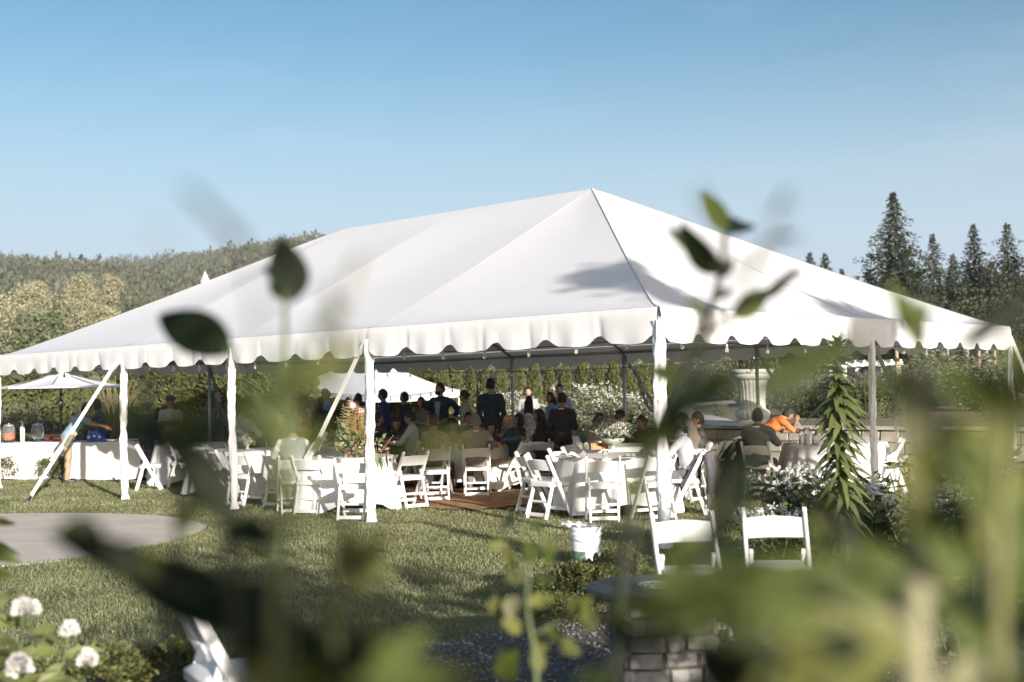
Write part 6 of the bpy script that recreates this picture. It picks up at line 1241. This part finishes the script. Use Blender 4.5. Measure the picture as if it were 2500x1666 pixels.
# right group
fplant('tall_perennial', 'very large blurred pale stem rising at the right with side leaves', [([(2120, 860, .78), (2110, 1000, .78), (2112, 1200, .78), (2105, 1400, .77), (2098, 1620, .76)], .005, .013)],
       [(2110, 1010, 2100, 850, .78, .78, .20, YG, .1), (2080, 1010, 2140, 900, .78, .76, .30, PL, .1), (2120, 1150, 2230, 940, .78, .8, .16, YG, .2), (2080, 1480, 1930, 1400, .76, .75, .26, PL, .1), (2095, 1500, 1880, 1440, .76, .74, .18, YG, .2), (2320, 1500, 2170, 1590, .76, .75, .26, PL, .1), (2110, 1380, 2250, 1250, .77, .78, .15, YG, .1)], m_pst, extra=9, em=[YG, OL])
fplant('shrub_branch', 'olive blurred leaves over the upper right valance', [([(2110, 690, 1.3), (2105, 800, 1.3), (2160, 900, 1.2), (2260, 1050, 1.1), (2300, 1300, 1.0), (2310, 1600, 1.0)], .002, .004)],
       [(2120, 795, 2062, 665, 1.3, 1.35, .16, OL, .2), (2115, 800, 2085, 690, 1.3, 1.3, .18, YG, -.3), (2195, 805, 2370, 680, .9, .9, .13, DK, .2), (2240, 770, 2380, 700, .85, .85, .14, DK, .2), (2270, 1080, 2300, 900, 1.0, 1.0, .16, OL, .2), (2290, 1260, 2265, 1090, .95, .95, .22, YG, .2), (2345, 900, 2320, 780, .9, .9, .25, OL, .2)], m_stem, extra=6, em=[OL, DK])
fplant('broad_leaf_plant', 'big soft blurred green leaves covering the fire pit at right', [([(1940, 1320, .8), (1890, 1400, .8), (1830, 1480, .8), (1850, 1600, .8)], .002, .005)],
       [(1720, 1400, 1480, 1370, .65, .65, .13, OL, .1), (1900, 1430, 1700, 1380, .65, .65, .16, OL, .3), (1950, 1450, 1650, 1420, .78, .78, .15, OL, .1), (1960, 1390, 1740, 1330, .8, .8, .20, OL, .2), (1910, 1450, 1720, 1410, .76, .76, .22, YG, .2), (1890, 1280, 1898, 1130, .85, .85, .24, YG, .1), (1860, 1610, 1810, 1450, .78, .78, .22, YG, .1), (1960, 1590, 1900, 1420, .78, .78, .20, YG, .1)], m_yst, extra=8, em=[OL, YG])
fplant('shrub_branch', 'dark blurred foliage in the lower right corner', [([(2280, 1150, 1.1), (2260, 1300, 1.1), (2220, 1450, 1.1), (2200, 1620, 1.1)], .003, .006)],
       [(2260, 1300, 2400, 1180, 1.1, 1.1, .22, OL, .2), (2240, 1370, 2390, 1310, 1.1, 1.1, .26, DK, .2), (2230, 1400, 2120, 1330, 1.1, 1.1, .2, DK, .2), (2220, 1450, 2370, 1420, 1.05, 1.05, .28, DK, 0), (2260, 1290, 2240, 1150, 1.1, 1.1, .2, OL, .1), (2220, 1560, 2370, 1500, 1.0, 1.0, .3, DK, 0), (2330, 1240, 2360, 1080, 1.1, 1.1, .24, OL, .2)], m_dst, extra=10, em=[DK, OL])
fplant('leafy_sprig', 'green pointed leaves entering at the left photo edge', [([(-40, 1180, 3.6), (-30, 1300, 3.6), (-30, 1600, 3.55)], .006, .01)], [(-40, 1190, 28, 1205, 3.6, 3.6, .14, OL, .2), (-38, 1240, 38, 1275, 3.6, 3.6, .13, OL, .1), (-36, 1270, 45, 1290, 3.6, 3.6, .13, OL, -.2), (-30, 1310, 40, 1330, 3.6, 3.6, .13, OL, .1), (-30, 1150, 20, 1160, 3.6, 3.6, .14, OL, .1)], m_stem)
fplant('broad_leaf_plant', 'soft green blurred leaves low at right between fire pit and pale stem', [([(1760, 1420, .7), (1800, 1500, .7), (1820, 1620, .7)], .002, .003)],
       [(1560, 1330, 1840, 1300, .75, .75, .15, MD, .1), (1700, 1340, 1950, 1295, .72, .72, .16, OL, .1), (1480, 1340, 1690, 1310, .75, .75, .15, OL, .2), (1640, 1430, 1400, 1390, .62, .62, .17, OL, .1), (1860, 1370, 1600, 1345, .62, .62, .17, OL, .2), (1950, 1350, 1780, 1330, .62, .62, .2, MD, .2), (1800, 1480, 1620, 1440, .62, .62, .2, MD, .1), (1930, 1420, 1680, 1440, .7, .7, .16, YG, .1), (2000, 1480, 1800, 1500, .7, .7, .2, DK, .1), (2060, 1500, 1840, 1560, .7, .7, .22, YG, .1), (1990, 1580, 1900, 1470, .8, .8, .3, DK, .1), (1600, 1480, 1720, 1600, .8, .8, .3, DK, .2), (1880, 1300, 1990, 1360, .85, .85, .3, DK, .1), (2240, 1480, 2160, 1380, .85, .85, .3, DK, .1), (1720, 1610, 1600, 1480, .8, .8, .3, DK, .1), (1800, 1610, 1700, 1500, .8, .8, .3, DK, .1), (2000, 1620, 1900, 1500, .75, .75, .35, OL, .1), (2040, 1390, 1900, 1300, .75, .75, .3, OL, .1), (1990, 1300, 1950, 1180, .8, .8, .3, DK, .1), (2240, 1330, 2130, 1230, .75, .75, .3, OL, .1), (2330, 1360, 2200, 1400, .8, .8, .3, DK, .1), (2090, 1330, 1960, 1250, .74, .74, .2, OL, .1)], m_yst, extra=10, em=[OL, DK, MD, YG])
fplant('broad_leaf_plant', 'soft olive blurred leaves rising along the right photo edge', [([(2330, 860, .75), (2300, 1100, .75), (2290, 1620, .75)], .003, .004)],
       [(2300, 1120, 2345, 840, .75, .75, .14, OL, .1), (2290, 1200, 2170, 1010, .75, .75, .12, OL, .2), (2300, 1300, 2250, 1120, .75, .75, .16, YG, .2), (2290, 1420, 2380, 1220, .75, .75, .2, OL, .1), (2280, 1500, 2160, 1400, .75, .75, .2, OL, .1), (2170, 820, 2240, 930, .7, .7, .2, OL, .1)], m_yst, extra=8, em=[OL, YG])
fplant('leafy_sprig', 'dark olive soft leaves low in the middle over the gravel', [([(860, 1500, .8), (800, 1540, .8), (760, 1620, .8)], .002, .003)],
       [(720, 1540, 1040, 1545, .8, .8, .10, OL, .1), (780, 1590, 1100, 1570, .8, .8, .08, DK, .1), (650, 1560, 900, 1500, .8, .8, .12, DK, .2)], m_dst, extra=6, em=[OL, DK])
# ---- garden shrubs and trees behind the photographer, whose shade falls over the beds and lawn
SH = 'garden trees behind the photographer'
make_tree('garden_tree', 'slim garden tree behind the photographer at right, shading the front tent hip', 8.2, .9, 91, (9.38, -2.0, 0), m_oak, SH, nc=12, per=60, leaf=.2, base=.85)
make_tree('garden_tree', 'second slim garden tree behind the photographer, shading the right valance', 7.6, 1.4, 95, (12.7, -.6, 0), m_oak, SH, nc=24, per=50, leaf=.25, base=.70)
make_tree('garden_shrub', 'loose tall shrub close behind the photographer', 3.5, 1.7, 92, (.75, -2.5, 0), m_oak, SH, nc=34, per=40, leaf=.16, base=.3)
make_tree('garden_shrub', 'tall garden shrub outside the frame at right, nearer one', 2.9, 1.3, 96, (2.3, 1.7, 0), m_oak, SH, nc=42, per=70, leaf=.13, base=.35)
make_tree('garden_shrub', 'tall garden shrub outside the frame at right, farther one', 2.7, 1.3, 97, (5.7, 4.6, 0), m_oak, SH, nc=42, per=70, leaf=.13, base=.4)
make_tree('garden_shrub', 'bushy shrub just right of the photographer', 2.7, 1.1, 98, (2.0, .0, 0), m_oak, SH, nc=36, per=70, leaf=.13, base=.4)
make_tree('garden_tree', 'airy young tree behind the photographer to the right', 4.6, 2.4, 94, (5.2, -3.0, 0), m_oak, SH, nc=16, per=40, leaf=.2, base=.4)

# ---- thin evening haze over the valley: one closed box of even air
hz = MB(); hz.box((0, 850, 73), (3600, 2000, 150)); hm = bpy.data.materials.new('haze_air'); hm.use_nodes = True; hn = hm.node_tree.nodes; hn.remove(hn['Principled BSDF'])
pv = hn.new('ShaderNodeVolumePrincipled'); pv.inputs['Color'].default_value = (.92, .95, 1, 1); pv.inputs['Density'].default_value = .00026; pv.inputs['Anisotropy'].default_value = .2
hm.node_tree.links.new(pv.outputs[0], hn['Material Output'].inputs['Volume']); ho = stuff(hz.build('haze', hm)); S.cycles.volume_bounces = 0
